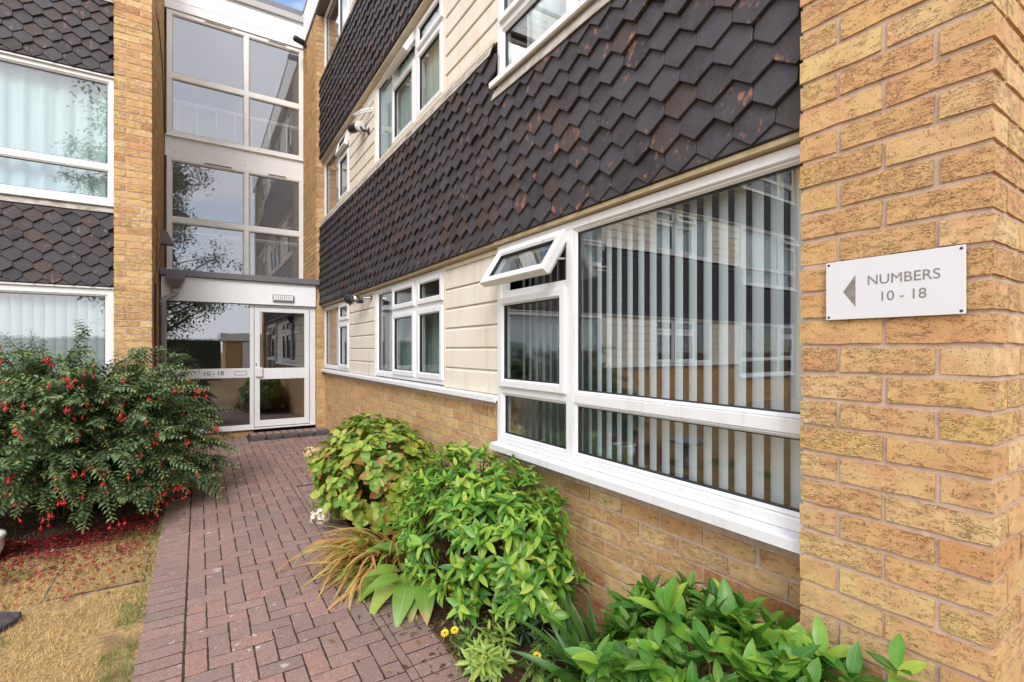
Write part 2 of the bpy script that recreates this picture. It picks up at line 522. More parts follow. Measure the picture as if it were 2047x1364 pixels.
class MB:
    def __init__(s):
        s.v, s.f, s.uv, s.tint = [], [], [], []

    def add(s, vs, fs, uvs=None, flip=False, tint=None):
        o = len(s.v)
        s.v.extend(vs)
        for k, f in enumerate(fs):
            g = [o + i for i in f]
            u = [uvs[i] for i in f] if uvs else None
            if flip:
                g.reverse()
                if u:
                    u.reverse()
            s.f.append(g)
            if u:
                s.uv.extend(u)
            if tint is not None:
                s.tint.append(tint)

    def box(s, T, a0, a1, b0, b1, z0, z1, c=0.0):
        if c <= 0:
            vs = [T(a, b, z) for z in (z0, z1) for b in (b0, b1) for a in (a0, a1)]
            fs = [(0, 2, 3, 1), (4, 5, 7, 6), (0, 1, 5, 4), (2, 6, 7, 3), (0, 4, 6, 2), (1, 3, 7, 5)]
            s.add(vs, fs, flip=T.flip)
        else:
            vs, fs = chamfer_box(a0, a1, b0, b1, z0, z1, c)
            s.add([T(*v) for v in vs], fs, flip=T.flip)

    def quad(s, T, pts):
        s.add([T(*p) for p in pts], [tuple(range(len(pts)))], flip=T.flip)

    def ring(s, T, a0, a1, z0, z1, prof):
        """a mitred frame swept round a rectangle, prof = [(inset, b), ...] closed"""
        vs = []
        for i, b in prof:
            vs += [T(a0 + i, b, z0 + i), T(a1 - i, b, z0 + i), T(a1 - i, b, z1 - i), T(a0 + i, b, z1 - i)]
        fs = []
        n = len(prof)
        for k in range(n):
            k2 = (k + 1) % n
            for j in range(4):
                j2 = (j + 1) % 4
                fs.append((k * 4 + j, k2 * 4 + j, k2 * 4 + j2, k * 4 + j2))
        s.add(vs, fs, flip=T.flip)

    def frame(s, T, a0, a1, z0, z1, w, b0, b1, bev=0.008):
        s.ring(T, a0, a1, z0, z1, [(0, b0), (0, b1 - 0.003), (0.003, b1), (w - bev, b1), (w, b1 - bev * 1.1), (w, b0)])

    def extrude(s, T, prof, a0, a1):
        """profile of (b, z) points extruded along a"""
        n = len(prof)
        vs = [T(a0, b, z) for b, z in prof] + [T(a1, b, z) for b, z in prof]
        fs = [(k, k + n, (k + 1) % n + n, (k + 1) % n) for k in range(n)]
        fs += [tuple(range(n)), tuple(range(2 * n - 1, n - 1, -1))]
        s.add(vs, fs, flip=not T.flip)

    def tube(s, pts, r, n=6, r1=None, cap=True):
        pts = [Vector(p) for p in pts]
        m = len(pts)
        vs, fs = [], []
        for i, p in enumerate(pts):
            d = (pts[min(i + 1, m - 1)] - pts[max(i - 1, 0)]).normalized()
            q = d.to_track_quat('Z', 'Y')
            rr = r if r1 is None else r + (r1 - r) * i / max(m - 1, 1)
            for k in range(n):
                t = 2 * math.pi * k / n
                vs.append(tuple(p + q @ Vector((rr * math.cos(t), rr * math.sin(t), 0))))
        for i in range(m - 1):
            for k in range(n):
                k2 = (k + 1) % n
                fs.append((i * n + k, i * n + k2, (i + 1) * n + k2, (i + 1) * n + k))
        if cap:
            fs += [tuple(range(n - 1, -1, -1)), tuple(range((m - 1) * n, m * n))]
        s.add(vs, fs)

    def lathe(s, c, prof, n=20, axis=None):
        """prof = [(r, h)], about axis through c"""
        q = Vector(axis).to_track_quat('Z', 'Y') if axis else None
        vs, fs = [], []
        c = Vector(c)
        for r, h in prof:
            for k in range(n):
                t = 2 * math.pi * k / n
                w = Vector((r * math.cos(t), r * math.sin(t), h))
                vs.append(tuple(c + (q @ w if q else w)))
        for i in range(len(prof) - 1):
            for k in range(n):
                k2 = (k + 1) % n
                fs.append((i * n + k, i * n + k2, (i + 1) * n + k2, (i + 1) * n + k))
        fs += [tuple(range(n - 1, -1, -1)), tuple(range((len(prof) - 1) * n, len(prof) * n))]
        s.add(vs, fs)

    def mesh(s, name, mat, smooth=False):
        me = bpy.data.meshes.new(name)
        me.from_pydata(s.v, [], s.f)
        if s.uv:
            l = me.uv_layers.new(name="UVMap")
            l.data.foreach_set('uv', [c for u in s.uv for c in u])
        if s.tint:
            at = me.attributes.new('tint', 'FLOAT', 'FACE')
            at.data.foreach_set('value', s.tint)
        me.materials.append(mat)
        if smooth:
            me.polygons.foreach_set('use_smooth', [True] * len(me.polygons))
        me.update()
        return me

    def obj(s, name, mat, parent=None, smooth=False, kind=None):
        return link(s.mesh(name, mat, smooth), name, parent, kind)


def link(me, name, parent=None, kind=None, mw=None):
    o = bpy.data.objects.new(name, me)
    COL.objects.link(o)
    if parent is not None:
        o.parent = parent
        # parents sit at their own base: keep children where they were built
        o.matrix_parent_inverse = PINV.get(parent.name, Matrix.Identity(4))
    if mw is not None:
        o.matrix_basis = mw
    if kind:
        o['kind'] = kind
    return o


PINV = {}


def thing(name, label, cat, loc=(0, 0, 0), group=None):
    o = bpy.data.objects.new(name, None)
    COL.objects.link(o)
    o.empty_display_size = 0.1
    o.location = loc
    PINV[o.name] = Matrix.Translation(loc).inverted()
    tag(o, label, cat, group)
    return o


def tag(o, label, cat, group=None):
    o['label'] = label
    o['category'] = cat
    if group:
        o['group'] = group
    return o


def chamfer_box(a0, a1, b0, b1, z0, z1, c):
    vs, idx = [], {}
    lo, hi = (a0, b0, z0), (a1, b1, z1)
    for sx in (0, 1):
        for sy in (0, 1):
            for sz in (0, 1):
                sg = (sx, sy, sz)
                for ax in range(3):
                    p = [0, 0, 0]
                    for k in range(3):
                        e = hi[k] if sg[k] else lo[k]
                        p[k] = e if k == ax else (e - c if sg[k] else e + c)
                    idx[(sx, sy, sz, ax)] = len(vs)
                    vs.append(tuple(p))
    fs = []

    def face(ids):
        cx = [sum(vs[i][k] for i in ids) / len(ids) for k in range(3)]
        mid = [(lo[k] + hi[k]) / 2 for k in range(3)]
        e1 = [vs[ids[1]][k] - vs[ids[0]][k] for k in range(3)]
        e2 = [vs[ids[2]][k] - vs[ids[1]][k] for k in range(3)]
        n = (e1[1] * e2[2] - e1[2] * e2[1], e1[2] * e2[0] - e1[0] * e2[2], e1[0] * e2[1] - e1[1] * e2[0])
        d = sum(n[k] * (cx[k] - mid[k]) for k in range(3))
        fs.append(tuple(ids) if d > 0 else tuple(reversed(ids)))

    for ax in range(3):
        o1, o2 = [k for k in range(3) if k != ax]
        for s_ in (0, 1):
            ids = []
            for u, w in ((0, 0), (1, 0), (1, 1), (0, 1)):
                t = [0, 0, 0]
                t[ax], t[o1], t[o2] = s_, u, w
                ids.append(idx[(*t, ax)])
            face(ids)
        for u in (0, 1):
            for w in (0, 1):
                ids = []
                for s_, x in ((0, o1), (1, o1), (1, o2), (0, o2)):
                    t = [0, 0, 0]
                    t[ax], t[o1], t[o2] = s_, u, w
                    ids.append(idx[(*t, x)])
                face(ids)
    for sx in (0, 1):
        for sy in (0, 1):
            for sz in (0, 1):
                face([idx[(sx, sy, sz, k)] for k in range(3)])
    return vs, fs


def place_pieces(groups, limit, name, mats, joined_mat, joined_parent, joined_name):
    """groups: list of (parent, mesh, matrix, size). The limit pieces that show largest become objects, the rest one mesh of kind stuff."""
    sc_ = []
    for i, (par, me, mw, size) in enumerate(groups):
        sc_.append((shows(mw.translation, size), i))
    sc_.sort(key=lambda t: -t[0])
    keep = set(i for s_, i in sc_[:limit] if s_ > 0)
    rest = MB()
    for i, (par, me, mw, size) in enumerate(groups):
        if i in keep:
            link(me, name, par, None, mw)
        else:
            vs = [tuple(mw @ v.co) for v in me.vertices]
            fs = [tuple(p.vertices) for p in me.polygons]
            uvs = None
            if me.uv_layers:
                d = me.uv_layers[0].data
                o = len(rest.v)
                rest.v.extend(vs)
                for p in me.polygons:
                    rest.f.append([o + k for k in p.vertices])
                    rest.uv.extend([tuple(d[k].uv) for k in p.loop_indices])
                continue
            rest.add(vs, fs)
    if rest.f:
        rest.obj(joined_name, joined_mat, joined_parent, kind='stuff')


# ------------------------------------------------------------------ bricks
BL, BD, BH = 0.2125, 0.100, 0.067
ZJ, CR = 0.021, 0.080


def brick_mesh(L, mat, seed):
    r = random.Random(seed)
    mb = MB()
    n = 5 if L > 0.15 else 3                           # edges wander a little, as on drag faced bricks
    vs, fs = [], []
    for i in range(n):
        x = -L / 2 + L * i / (n - 1)
        e = 0 if 0 < i < n - 1 else 1
        for (y, z) in ((-1, -1), (1, -1), (1, 1), (-1, 1)):
            vs.append((x + (r.uniform(-.0028, .0028) if e else r.uniform(-.008, .008)), y * BD / 2 + r.uniform(-.0012, .0012), z * (BH / 2 + r.uniform(-.0026, .0016))))
    for i in range(n - 1):
        for k in range(4):
            k2 = (k + 1) % 4
            fs.append((i * 4 + k, (i + 1) * 4 + k, (i + 1) * 4 + k2, i * 4 + k2))
    fs += [(0, 1, 2, 3), tuple(range(4 * n - 1, 4 * n - 5, -1))]
    mb.add(vs, fs, flip=True)
    return mb.mesh("brick", mat)


BRICKS = {('S', 0): [brick_mesh(BL, M_BRICK, k) for k in range(6)], ('H', 0): [brick_mesh(BD, M_BRICK, 20 + k) for k in range(5)],
          ('S', 1): [brick_mesh(BL, M_BRICKR, 40 + k) for k in range(4)], ('H', 1): [brick_mesh(BD, M_BRICKR, 50 + k) for k in range(4)]}


def brick_item(parent, x0, x1, y0, y1, row, red=0):
    dx, dy = x1 - x0, y1 - y0
    along_y = dy > dx
    L, D = (dy, dx) if along_y else (dx, dy)
    kind = 'S' if L > 0.15 else 'H'
    me = R.choice(BRICKS[(kind, red)])
    base = BL if kind == 'S' else BD
    z = ZJ + CR * row + CR / 2
    rot = Matrix.Rotation((math.pi / 2 if along_y else 0) + R.choice((0, math.pi)), 4, 'Z')
    mw = Matrix.Translation(((x0 + x1) / 2 + R.uniform(-.0012, .0012), (y0 + y1) / 2 + R.uniform(-.0012, .0012), z)) @ rot @ Matrix.Diagonal((L / base, D / BD, 1, 1))
    return (parent, me, mw, L * BH)


def stretcher_wall(parent, lo, hi, fixed, axis, inward, row0, row1, red_rows=0, phase=0):
    """stretcher bond along axis between lo and hi; fixed = face coordinate; inward = +1/-1 direction of depth"""
    out = []
    J = 0.012
    for row in range(row0, row1):
        p = lo - (BL + J) * (0.5 if (row + phase) % 2 else 0.0)
        while p < hi:
            s, e = max(p, lo), min(p + BL, hi)
            if e - s > 0.03:
                f0, f1 = sorted((fixed, fixed + inward * BD))
                red = 1 if row < red_rows else 0
                out.append(brick_item(parent, s, e, f0, f1, row, red) if axis == 'X' else brick_item(parent, f0, f1, s, e, row, red))
            p += BL + J
    return out


# ------------------------------------------------------------------ tiles
TW, TG, TD = 0.153, 0.105, 0.054


def tile_mesh(h, mat, seed, flat=False):
    """local: x along, y outward is -y, z up; tip at the origin"""
    r = random.Random(seed)
    w = TW / 2 - 0.0012
    jt = lambda: r.uniform(-.0012, .0012)
    if flat:
        pr = [(-w, 0.0), (w, 0.0), (w, h), (-w, h)]
    else:
        pr = [(jt(), 0.0 + jt()), (w, TD + jt()), (w, h), (-w, h), (-w, TD + jt())]
    n = len(pr)
    th = 0.015
    e = 0.0018
    cx, cz = 0.0, h * 0.45
    ins = [(x - e * (1 if x > 0 else -1 if x < 0 else 0), z + e * (1 if z < cz else -1)) for x, z in pr]
    vs = [(x, 0.0, z) for x, z in pr] + [(x, -th + 0.0018, z) for x, z in pr] + [(x, -th, z) for x, z in ins]
    fs = [tuple(range(n - 1, -1, -1))]
    for k in range(n):
        k2 = (k + 1) % n
        fs.append((k, k2, k2 + n, k + n))
        fs.append((k + n, k2 + n, k2 + 2 * n, k + 2 * n))
    fs.append(tuple(range(2 * n, 3 * n)))
    mb = MB()
    mb.add(vs, fs)
    return mb.mesh("tile", mat)


TILES = [tile_mesh(0.185, M_TILE, k) for k in range(5)]
TILES_S = [tile_mesh(0.115, M_TILE, 10 + k) for k in range(3)]
TILE_F = [tile_mesh(0.075, M_TILE, 20 + k, True) for k in range(2)]


def tile_band(parent, T, rotz, a0, a1, z0, top_fn, b=0.062):
    out = []
    tilt = Matrix.Rotation(-math.radians(9.0), 4, 'X')
    r = 0
    rz = Matrix.Rotation(rotz, 4, 'Z')
    n = int((a1 - a0) / TW) + 2
    for k in range(n):                                  # straight undercourse behind the lowest points
        a = a0 + (k + 0.5) * TW
        if a < a1 + TW * .4:
            out.append((parent, R.choice(TILE_F), Matrix.Translation(T(a, b + 0.012, z0 + 0.004)) @ rz @ tilt, TW * .05))
    while True:
        zt = z0 + r * TG
        any_ = False
        for k in range(n + 1):
            a = a0 + (k + (0.5 if r % 2 else 0.0)) * TW
            if a > a1 + TW * .45:
                continue
            top = top_fn(a)
            if zt + 0.03 > top:
                continue
            any_ = True
            me = R.choice(TILES if zt + 0.185 < top + 0.05 else TILES_S)
            j = Matrix.Rotation(math.radians(R.gauss(0, .9)), 4, 'Y')
            out.append((parent, me, Matrix.Translation(T(a + R.uniform(-.001, .001), b + 0.022 + R.uniform(-.003, .0045), zt + R.uniform(-.003, .003))) @ rz @ tilt @ j, TW * TG))
        r += 1
        if not any_:
            break
    return out


# ------------------------------------------------------------------ windows
def sash_ring(mb, gk, T, a0, a1, z0, z1, w, b0, b1):
    mb.frame(T, a0, a1, z0, z1, w, b0, b1, 0.012)
    gk.ring(T, a0 + w, a1 - w, z0 + w, z1 - w, [(0, b0 + 0.012), (0, b1 - 0.012), (0.005, b1 - 0.014), (0.005, b0 + 0.012)])


def window(wing, T, a0, a1, z0, z1, bf, cells, bars, sill=None, mat=None, glass=None, vents=(), fw=0.045, sillmat=None):
    mat = mat or M_UPVC
    glass = glass or M_GLASS
    fr, gk = MB(), MB()
    fr.frame(T, a0, a1, z0, z1, fw, bf - 0.07, bf, 0.006)
    for k, (d, p, lo, hi, w) in enumerate(bars):
        bb = bf - 0.0015 * (1 + k % 3)
        if d == 'v':
            fr.box(T, p - w / 2, p + w / 2, bf - 0.068, bb, lo, hi, 0.003)
        else:
            fr.box(T, lo, hi, bf - 0.066, bb - 0.0012, p - w / 2, p + w / 2, 0.003)
    wo = fr.obj("window", mat, wing)
    panes = []
    for (c0, c1, y0, y1, typ) in cells:
        if typ == 'fixed':
            s = MB()
            s.frame(T, c0, c1, y0, y1, 0.016, bf - 0.045, bf - 0.010, 0.010)
            gk.ring(T, c0 + 0.016, c1 - 0.016, y0 + 0.016, y1 - 0.016, [(0, bf - 0.045), (0, bf - 0.022), (0.005, bf - 0.024), (0.005, bf - 0.045)])
            s.obj("bead", mat, wo)
            g = MB()
            g.box(T, c0 + 0.012, c1 - 0.012, bf - 0.040, bf - 0.030, y0 + 0.012, y1 - 0.012)
            g.obj("pane", glass, wo)
        elif typ == 'sash':
            s = MB()
            sash_ring(s, gk, T, c0 - 0.006, c1 + 0.006, y0 - 0.006, y1 + 0.006, 0.05, bf - 0.03, bf + 0.017)
            s.obj("casement", mat, wo)
            g = MB()
            g.box(T, c0 + 0.03, c1 - 0.03, bf - 0.016, bf - 0.008, y0 + 0.03, y1 - 0.03)
            g.obj("pane", glass, wo)
        elif typ[:4] == 'open':
            ang = math.radians(float(typ[4:]))
            zt = y1 + 0.004

            def rot(a, b, z, zt=zt, ang=ang):
                u, w_ = b - bf, z - zt            # hinge along the top edge
                return T(a, bf + u * math.cos(ang) - w_ * math.sin(ang), zt + u * math.sin(ang) + w_ * math.cos(ang))
            T2 = Map(rot, T.flip)
            s, k2 = MB(), MB()
            sash_ring(s, k2, T2, c0 - 0.006, c1 + 0.006, y0 - 0.006, y1 + 0.006, 0.05, bf - 0.03, bf + 0.017)
            s.frame(T2, c0 + 0.012, c1 - 0.012, y0 + 0.012, y1 - 0.012, 0.03, bf - 0.05, bf - 0.031, 0.004)
            so = s.obj("vent_sash", mat, wo)
            gk.v, gk.f = gk.v, gk.f
            o = len(gk.v)
            gk.v.extend(k2.v)
            gk.f.extend([[o + i for i in f] for f in k2.f])
            g = MB()
            g.box(T2, c0 + 0.03, c1 - 0.03, bf - 0.016, bf - 0.008, y0 + 0.03, y1 - 0.03)
            g.obj("pane", glass, wo)
            h = MB()
            for aa in (c0 + 0.004, c1 - 0.004):
                p1 = T(aa, bf - 0.02, y0 + (y1 - y0) * 0.45)
                p2 = T2(aa, bf - 0.02, y0 + (y1 - y0) * 0.35)
                h.tube([p1, p2], 0.006, 5)
            h.obj("stay", M_CHROME, wo)
    if gk.f:
        gk.obj("gasket", M_GASKET, wo)
    for (v0, v1, vz) in vents:
        vb = MB()
        vb.box(T, v0, v1, bf + 0.001, bf + 0.014, vz, vz + 0.022, 0.004)
        vb.obj("trickle_vent", M_CREAMT, wo)
        vb = MB()
        for q in (0.006, 0.013):
            vb.box(T, v0 + 0.012, v1 - 0.012, bf + 0.002, bf + 0.0155, vz + q, vz + q + 0.0035)
        vb.obj("vent_slot", M_GASKET, wo)
    if sill:
        nb, zb, zt, s0, s1 = sill
        sl = MB()
        sl.extrude(T, [(bf - 0.05, zt), (nb - 0.01, zt - 0.010), (nb, zt - 0.014), (nb, zb), (nb - 0.012, zb - 0.004), (nb - 0.014, zb + 0.008), (bf - 0.05, zb + 0.012)], s0, s1)
        sl.obj("sill", sillmat or mat, wo)
    return wo


def bay_window(wing, T, a0, a1, z0, z1, vent='sash', bf=0.05, mull=None, sillz=None, wide_first=False):
    """tall bay with an opening light at the a1 end, a low row of lights and a large fixed pane"""
    m = mull if mull is not None else a1 - 0.73
    zr = z0 + 0.345
    w = 0.06
    cells = [(m + w / 2, a1 - 0.045, z0 + 0.045, zr - 0.025, 'fixed'), (a0 + 0.045, m - w / 2, z0 + 0.045, zr - 0.025, 'fixed'),
             (a0 + 0.045, m - w / 2, zr + 0.025, z1 - 0.045, 'fixed'), (m + w / 2, a1 - 0.045, zr + 0.025, z1 - 0.35, 'sash'),
             (m + w / 2, a1 - 0.045, z1 - 0.30, z1 - 0.045, vent)]
    bars = [('v', m, z0 + 0.04, z1 - 0.04, w), ('h', zr, a0 + 0.04, a1 - 0.04, 0.05), ('h', z1 - 0.325, m, a1 - 0.04, 0.05)]
    zs = z0 if sillz is None else sillz
    return window(wing, T, a0, a1, z0, z1, bf, cells, bars, (0.105, zs - 0.045, zs + 0.004, a0, a1 + 0.02))


def triple_window(wing, T, a0, a1, z0, z1, vent='sash', bf=0.01, k=0.0):
    """fixed light, then two opening bays with a small top light each"""
    d = a1 - a0
    f = a0 + d * 0.685                      # fixed light from here to a1
    m = a0 + d * 0.335
    zt = z0 + (z1 - z0) * 0.70
    w = 0.05
    cells = [(f + 0.02, a1 - 0.045, z0 + 0.045, z1 - 0.045, 'fixed'),
             (m + w / 2 + 0.02, f - 0.02, z0 + 0.045, zt - 0.03, 'sash'), (m + w / 2 + 0.02, f - 0.02, zt + 0.03, z1 - 0.045, vent),
             (a0 + 0.045, m - w / 2 - 0.02, z0 + 0.045, zt - 0.03, 'sash'), (a0 + 0.045, m - w / 2 - 0.02, zt + 0.03, z1 - 0.045, 'sash')]
    bars = [('v', f, z0 + 0.04, z1 - 0.04, 0.045), ('v', m, z0 + 0.04, z1 - 0.04, w + 0.045), ('h', zt, a0 + 0.04, f, 0.05)]
    v = [(m + 0.09, f - 0.05, z1 - 0.036), (a0 + 0.08, m - 0.09, z1 - 0.036)] if vent == 'sash' else []
    return window(wing, T, a0, a1, z0, z1, bf, cells, bars, None)


def double_window(wing, T, a0, a1, z0, z1, vent='sash', bf=0.01):
    d = a1 - a0
    f = a0 + d * 0.36
    zt = z0 + (z1 - z0) * 0.70
    cells = [(f + 0.02, a1 - 0.045, z0 + 0.045, z1 - 0.045, 'fixed'), (a0 + 0.045, f - 0.02, z0 + 0.045, zt - 0.03, 'sash'), (a0 + 0.045, f - 0.02, zt + 0.03, z1 - 0.045, vent)]
    bars = [('v', f, z0 + 0.04, z1 - 0.04, 0.045), ('h', zt, a0 + 0.04, f, 0.05)]
    return window(wing, T, a0, a1, z0, z1, bf, cells, bars, None)


def cladding(wing, T, a0, a1, z0, z1, first, pitch=0.156):
    back = MB()
    back.box(T, a0, a1, -0.03, -0.006, z0, z1)
    co = back.obj("cladding", M_CREAMT, wing)
    tr = MB()
    tr.box(T, a0 - 0.002, a0 + 0.022, -0.02, 0.021, z0, z1, 0.003)
    tr.obj("corner_trim", M_CREAMT, co)
    tr = MB()
    tr.box(T, a1 - 0.022, a1 + 0.002, -0.02, 0.021, z0, z1, 0.003)
    tr.obj("corner_trim", M_CREAMT, co)
    z = z0
    nxt = first
    while z < z1 - 0.01:
        t = min(nxt, z1)
        bd = MB()
        bd.extrude(T, [(-0.005, z + 0.001), (0.017, z + 0.001), (0.0185, z + 0.004), (0.0175, t - 0.024), (0.004, t - 0.006), (0.003, t - 0.001), (-0.005, t - 0.001)], a0 + 0.021, a1 - 0.021)
        bd.obj("board", M_CLAD, co)
        z = t
        nxt = t + pitch
    return co


def curtain(name, label, cat, T, a0, a1, z0, z1, b, amp, wlen, mat, group=None):
    mb = MB()
    n = max(8, int((a1 - a0) / wlen * 8))
    vs, fs = [], []
    for i in range(n + 1):
        a = a0 + (a1 - a0) * i / n
        ph = a / wlen * 2 * math.pi
        bb = b + amp * (math.sin(ph) + 0.4 * math.sin(ph * 2.3 + 1)) * (0.8 + .2 * math.sin(a * 3))
        for z, kx in ((z0, 1.0), ((z0 + z1) / 2, 0.9), (z1, 0.55)):
            vs.append(T(a, b + (bb - b) * kx, z))
    for i in range(n):
        for j in range(2):
            k = i * 3 + j
            fs.append((k, k + 3, k + 4, k + 1))
    mb.add(vs, fs, flip=T.flip)
    return tag(mb.obj(name, mat, None, True), label, cat, group)


def vertical_blind(label, T, a0, a1, z0, z1, b, pitch, w, tilt, mat):
    """slats hang from a head rail"""
    p0 = T((a0 + a1) / 2, b, z0)
    t = thing("vertical_blind", label, "blind", p0)
    rail = MB()
    rail.box(T, a0, a1, b - 0.02, b + 0.02, z1, z1 + 0.035, 0.003)
    rail.obj("head_rail", M_UPVC, t)
    a = a0 + pitch * .5
    while a < a1:
        tl = tilt + R.uniform(-.06, .06)
        da, db = w / 2 * math.cos(tl), -w / 2 * math.sin(tl)
        s = MB()
        n = 4
        vs = []
        for i in range(n + 1):
            q = -1 + 2 * i / n
            bow = 0.006 * (1 - q * q)
            for z in (z0, z1):
                vs.append(T(a + da * q + bow * math.sin(tl), b + db * q + bow * math.cos(tl), z))
        s.add(vs, [(2 * i, 2 * i + 2, 2 * i + 3, 2 * i + 1) for i in range(n)], flip=T.flip)
        s.obj("slat", mat, t, True)
        a += pitch
    return t


def cut_box(mb, T, a0, a1, b0, b1, z0, z1):
    mb.box(T, a0, a1, b0, b1, z0, z1)


# ------------------------------------------------------------------ the ground, the path and the beds
def sheet(name, xs, ys, dz, mat, rough=0.0, kind='structure'):
    mb = MB()
    vs, fs = [], []
    for y in ys:
        for x in xs:
            vs.append((x, y, gz(y) + dz + (rough * noise.noise(Vector((x * 6, y * 6, 3))) if rough else 0)))
    n = len(xs)
    for j in range(len(ys) - 1):
        for i in range(n - 1):
            fs.append((j * n + i, j * n + i + 1, (j + 1) * n + i + 1, (j + 1) * n + i))
    mb.add(vs, fs)
    o = mb.obj(name, mat)
    o['kind'] = kind
    return o


def frange(a, b, s):
    n = max(1, round((b - a) / s))
    return [a + (b - a) * i / n for i in range(n + 1)]


lawn = sheet("lawn", [-250, -12, -3, -1, 0, 1, 3, 12, 250], [-250, -40, -8, 0, 2, 3, 4, 5, 6, 7, 8.2, 14, 40, 250], 0.0, M_LAWN)
bed = sheet("flower_bed", frange(1.01, 1.72, 0.035), frange(0.2, 5.2, 0.05), 0.016, M_SOIL, 0.018)
soil = sheet("bush_soil", frange(-2.1, -0.27, 0.06), frange(4.55, 5.55, 0.06), 0.006, M_SOIL, 0.008)

# the sheet of jointing sand under the blocks
mb = MB()
for (x0, x1, y0, y1) in ((-0.238, 1.0, 0.55, 5.2), (-0.238, 1.70, 5.2, 5.53), (-2.2, 1.70, 5.53, 8.3)):
    ys = ([y0, 2.0] + frange(2.0, y1, 0.5)[1:]) if y0 < 2.0 else frange(y0, y1, 0.5)
    for q in range(len(ys) - 1):
        mb.add([(x0, ys[q], gz(ys[q]) + .0172), (x1, ys[q], gz(ys[q]) + .0172), (x1, ys[q + 1], gz(ys[q + 1]) + .0172), (x0, ys[q + 1], gz(ys[q + 1]) + .0172)], [(0, 1, 2, 3)])
path = mb.obj("path", M_SAND)
path['kind'] = 'structure'


def paver_mesh(L, W, seed):
    r = random.Random(seed)
    g_ = 0.0033
    a, b = L / 2 - g_, W / 2 - g_
    nl, nw = (5, 2) if L > W * 1.5 else (2, 2)
    per = []
    for k in range(nl):
        per.append((-a + 2 * a * k / nl, -b))
    for k in range(nw):
        per.append((a, -b + 2 * b * k / nw))
    for k in range(nl):
        per.append((a - 2 * a * k / nl, b))
    for k in range(nw):
        per.append((-a, b - 2 * b * k / nw))
    per = [(x + r.uniform(-.0017, .0014), y + r.uniform(-.0017, .0014)) for x, y in per]
    n = len(per)
    vs = [(x, y, -0.03) for x, y in per] + [(x, y, -0.003) for x, y in per] + [(x * .968, y * .94, 0.0) for x, y in per]
    fs = []
    for q in range(2):
        for k in range(n):
            k2 = (k + 1) % n
            fs.append((q * n + k, q * n + k2, (q + 1) * n + k2, (q + 1) * n + k))
    fs.append(tuple(range(2 * n, 3 * n)))
    m = MB()
    m.add(vs, fs)
    return m.mesh("paver", M_PAVER)


PU = 0.0925                                              # half a block length with its joint
PAV = [paver_mesh(2 * PU, PU, k) for k in range(5)]
PAVH = [paver_mesh(PU, PU, 10 + k) for k in range(3)]
PTOP = 0.0195
SLOPE = Matrix.Rotation(math.atan(0.025), 4, 'X')


def paver_item(x, y, rot, half=False, sx=1.0, sy=1.0):
    sl = SLOPE if y > 2.0 else Matrix.Identity(4)
    mw = Matrix.Translation((x, y, gz(y) + PTOP + R.uniform(-.0010, .0014))) @ sl @ Matrix.Rotation(R.gauss(0, .004), 4, 'Y') @ Matrix.Rotation(rot + R.gauss(0, .009) + R.choice((0, math.pi)), 4, 'Z') @ Matrix.Diagonal((sx, sy, 1, 1))
    return (path, R.choice(PAVH if half else PAV), mw, 0.01 if half else 0.02)


ACX, ACY, ARI, ARO = -0.375, 5.42, 0.12, 0.325          # the round corner of the lawn edging
OX, OY = -0.056, 0.6


def in_path(x, y):
    if y > 8.16 or y < 0.6:
        return False
    if y > 7.74 and x > 0.60:
        return False
    if -0.056 < x < 0.8:
        return True
    if 0.8 <= x < 1.69 and y > 5.2:
        return True
    if x <= -0.056 and x > -2.2:
        if y > 5.745:
            return True
        if x > ACX and y > ACY:
            return math.hypot(x - ACX, y - ACY) > ARO + 0.035
    return False


pavers = []
for i in range(-25, 20):
    for j in range(0, 84):
        k = (i - j) % 4
        cx, cy = OX + (i + .5) * PU, OY + (j + .5) * PU
        here = in_path(cx, cy)
        if k == 0:
            other = in_path(cx + PU, cy)
            if here and other:
                pavers.append(paver_item(cx + PU / 2, cy, 0))
            elif here:
                pavers.append(paver_item(cx, cy, 0, True))
            elif other:
                pavers.append(paver_item(cx + PU, cy, 0, True))
        elif k == 3:
            other = in_path(cx, cy + PU)
            if here and other:
                pavers.append(paver_item(cx, cy + PU / 2, math.pi / 2))
            elif here:
                pavers.append(paver_item(cx, cy, 0, True))
            elif other:
                pavers.append(paver_item(cx, cy + PU, 0, True))
y = 0.65
while y < 5.40:                                          # soldier course beside the lawn
    pavers.append(paver_item(-0.1505, y, 0))
    y += PU + .001
y = 0.65
while y < 5.2:                                           # soldier course beside the flower bed
    pavers.append(paver_item(0.908, y, 0))
    y += PU + .001
y, q = 0.62, 0
while y < 5.15:                                          # cut blocks closing the field against the soldier course
    l_ = 2 * PU if q % 3 else PU
    pavers.append(paver_item((OX + 9 * PU + 0.8155) / 2, y + l_ / 2, math.pi / 2, q % 3 == 0, sy=(0.8155 - OX - 9 * PU) / PU))
    y += l_
    q += 1
for q in range(5):                                       # the round corner
    an = math.radians(9 + q * 18)
    rm = (ARI + ARO) / 2
    pavers.append(paver_item(ACX + rm * math.cos(an), ACY + rm * math.sin(an), an, sx=1.0, sy=0.72))
x = ACX - 0.05
while x > -2.2:
    pavers.append(paver_item(x, ACY + (ARI + ARO) / 2, math.pi / 2))
    x -= PU + .001
place_pieces(pavers, 300, "paver", None, M_PAVERJ, path, "far_paving")

# ------------------------------------------------------------------ the wing beside the path
wing = thing("apartment_wing", "three storey flats wing with cream cladding and dark tile hanging beside the block path", "building", (XR + 2.5, 4.5, 0))
ROWS_TOP = 86
PX, PY0, PY1 = 1.565, 0.351, 0.788                       # end pier
bricks = []

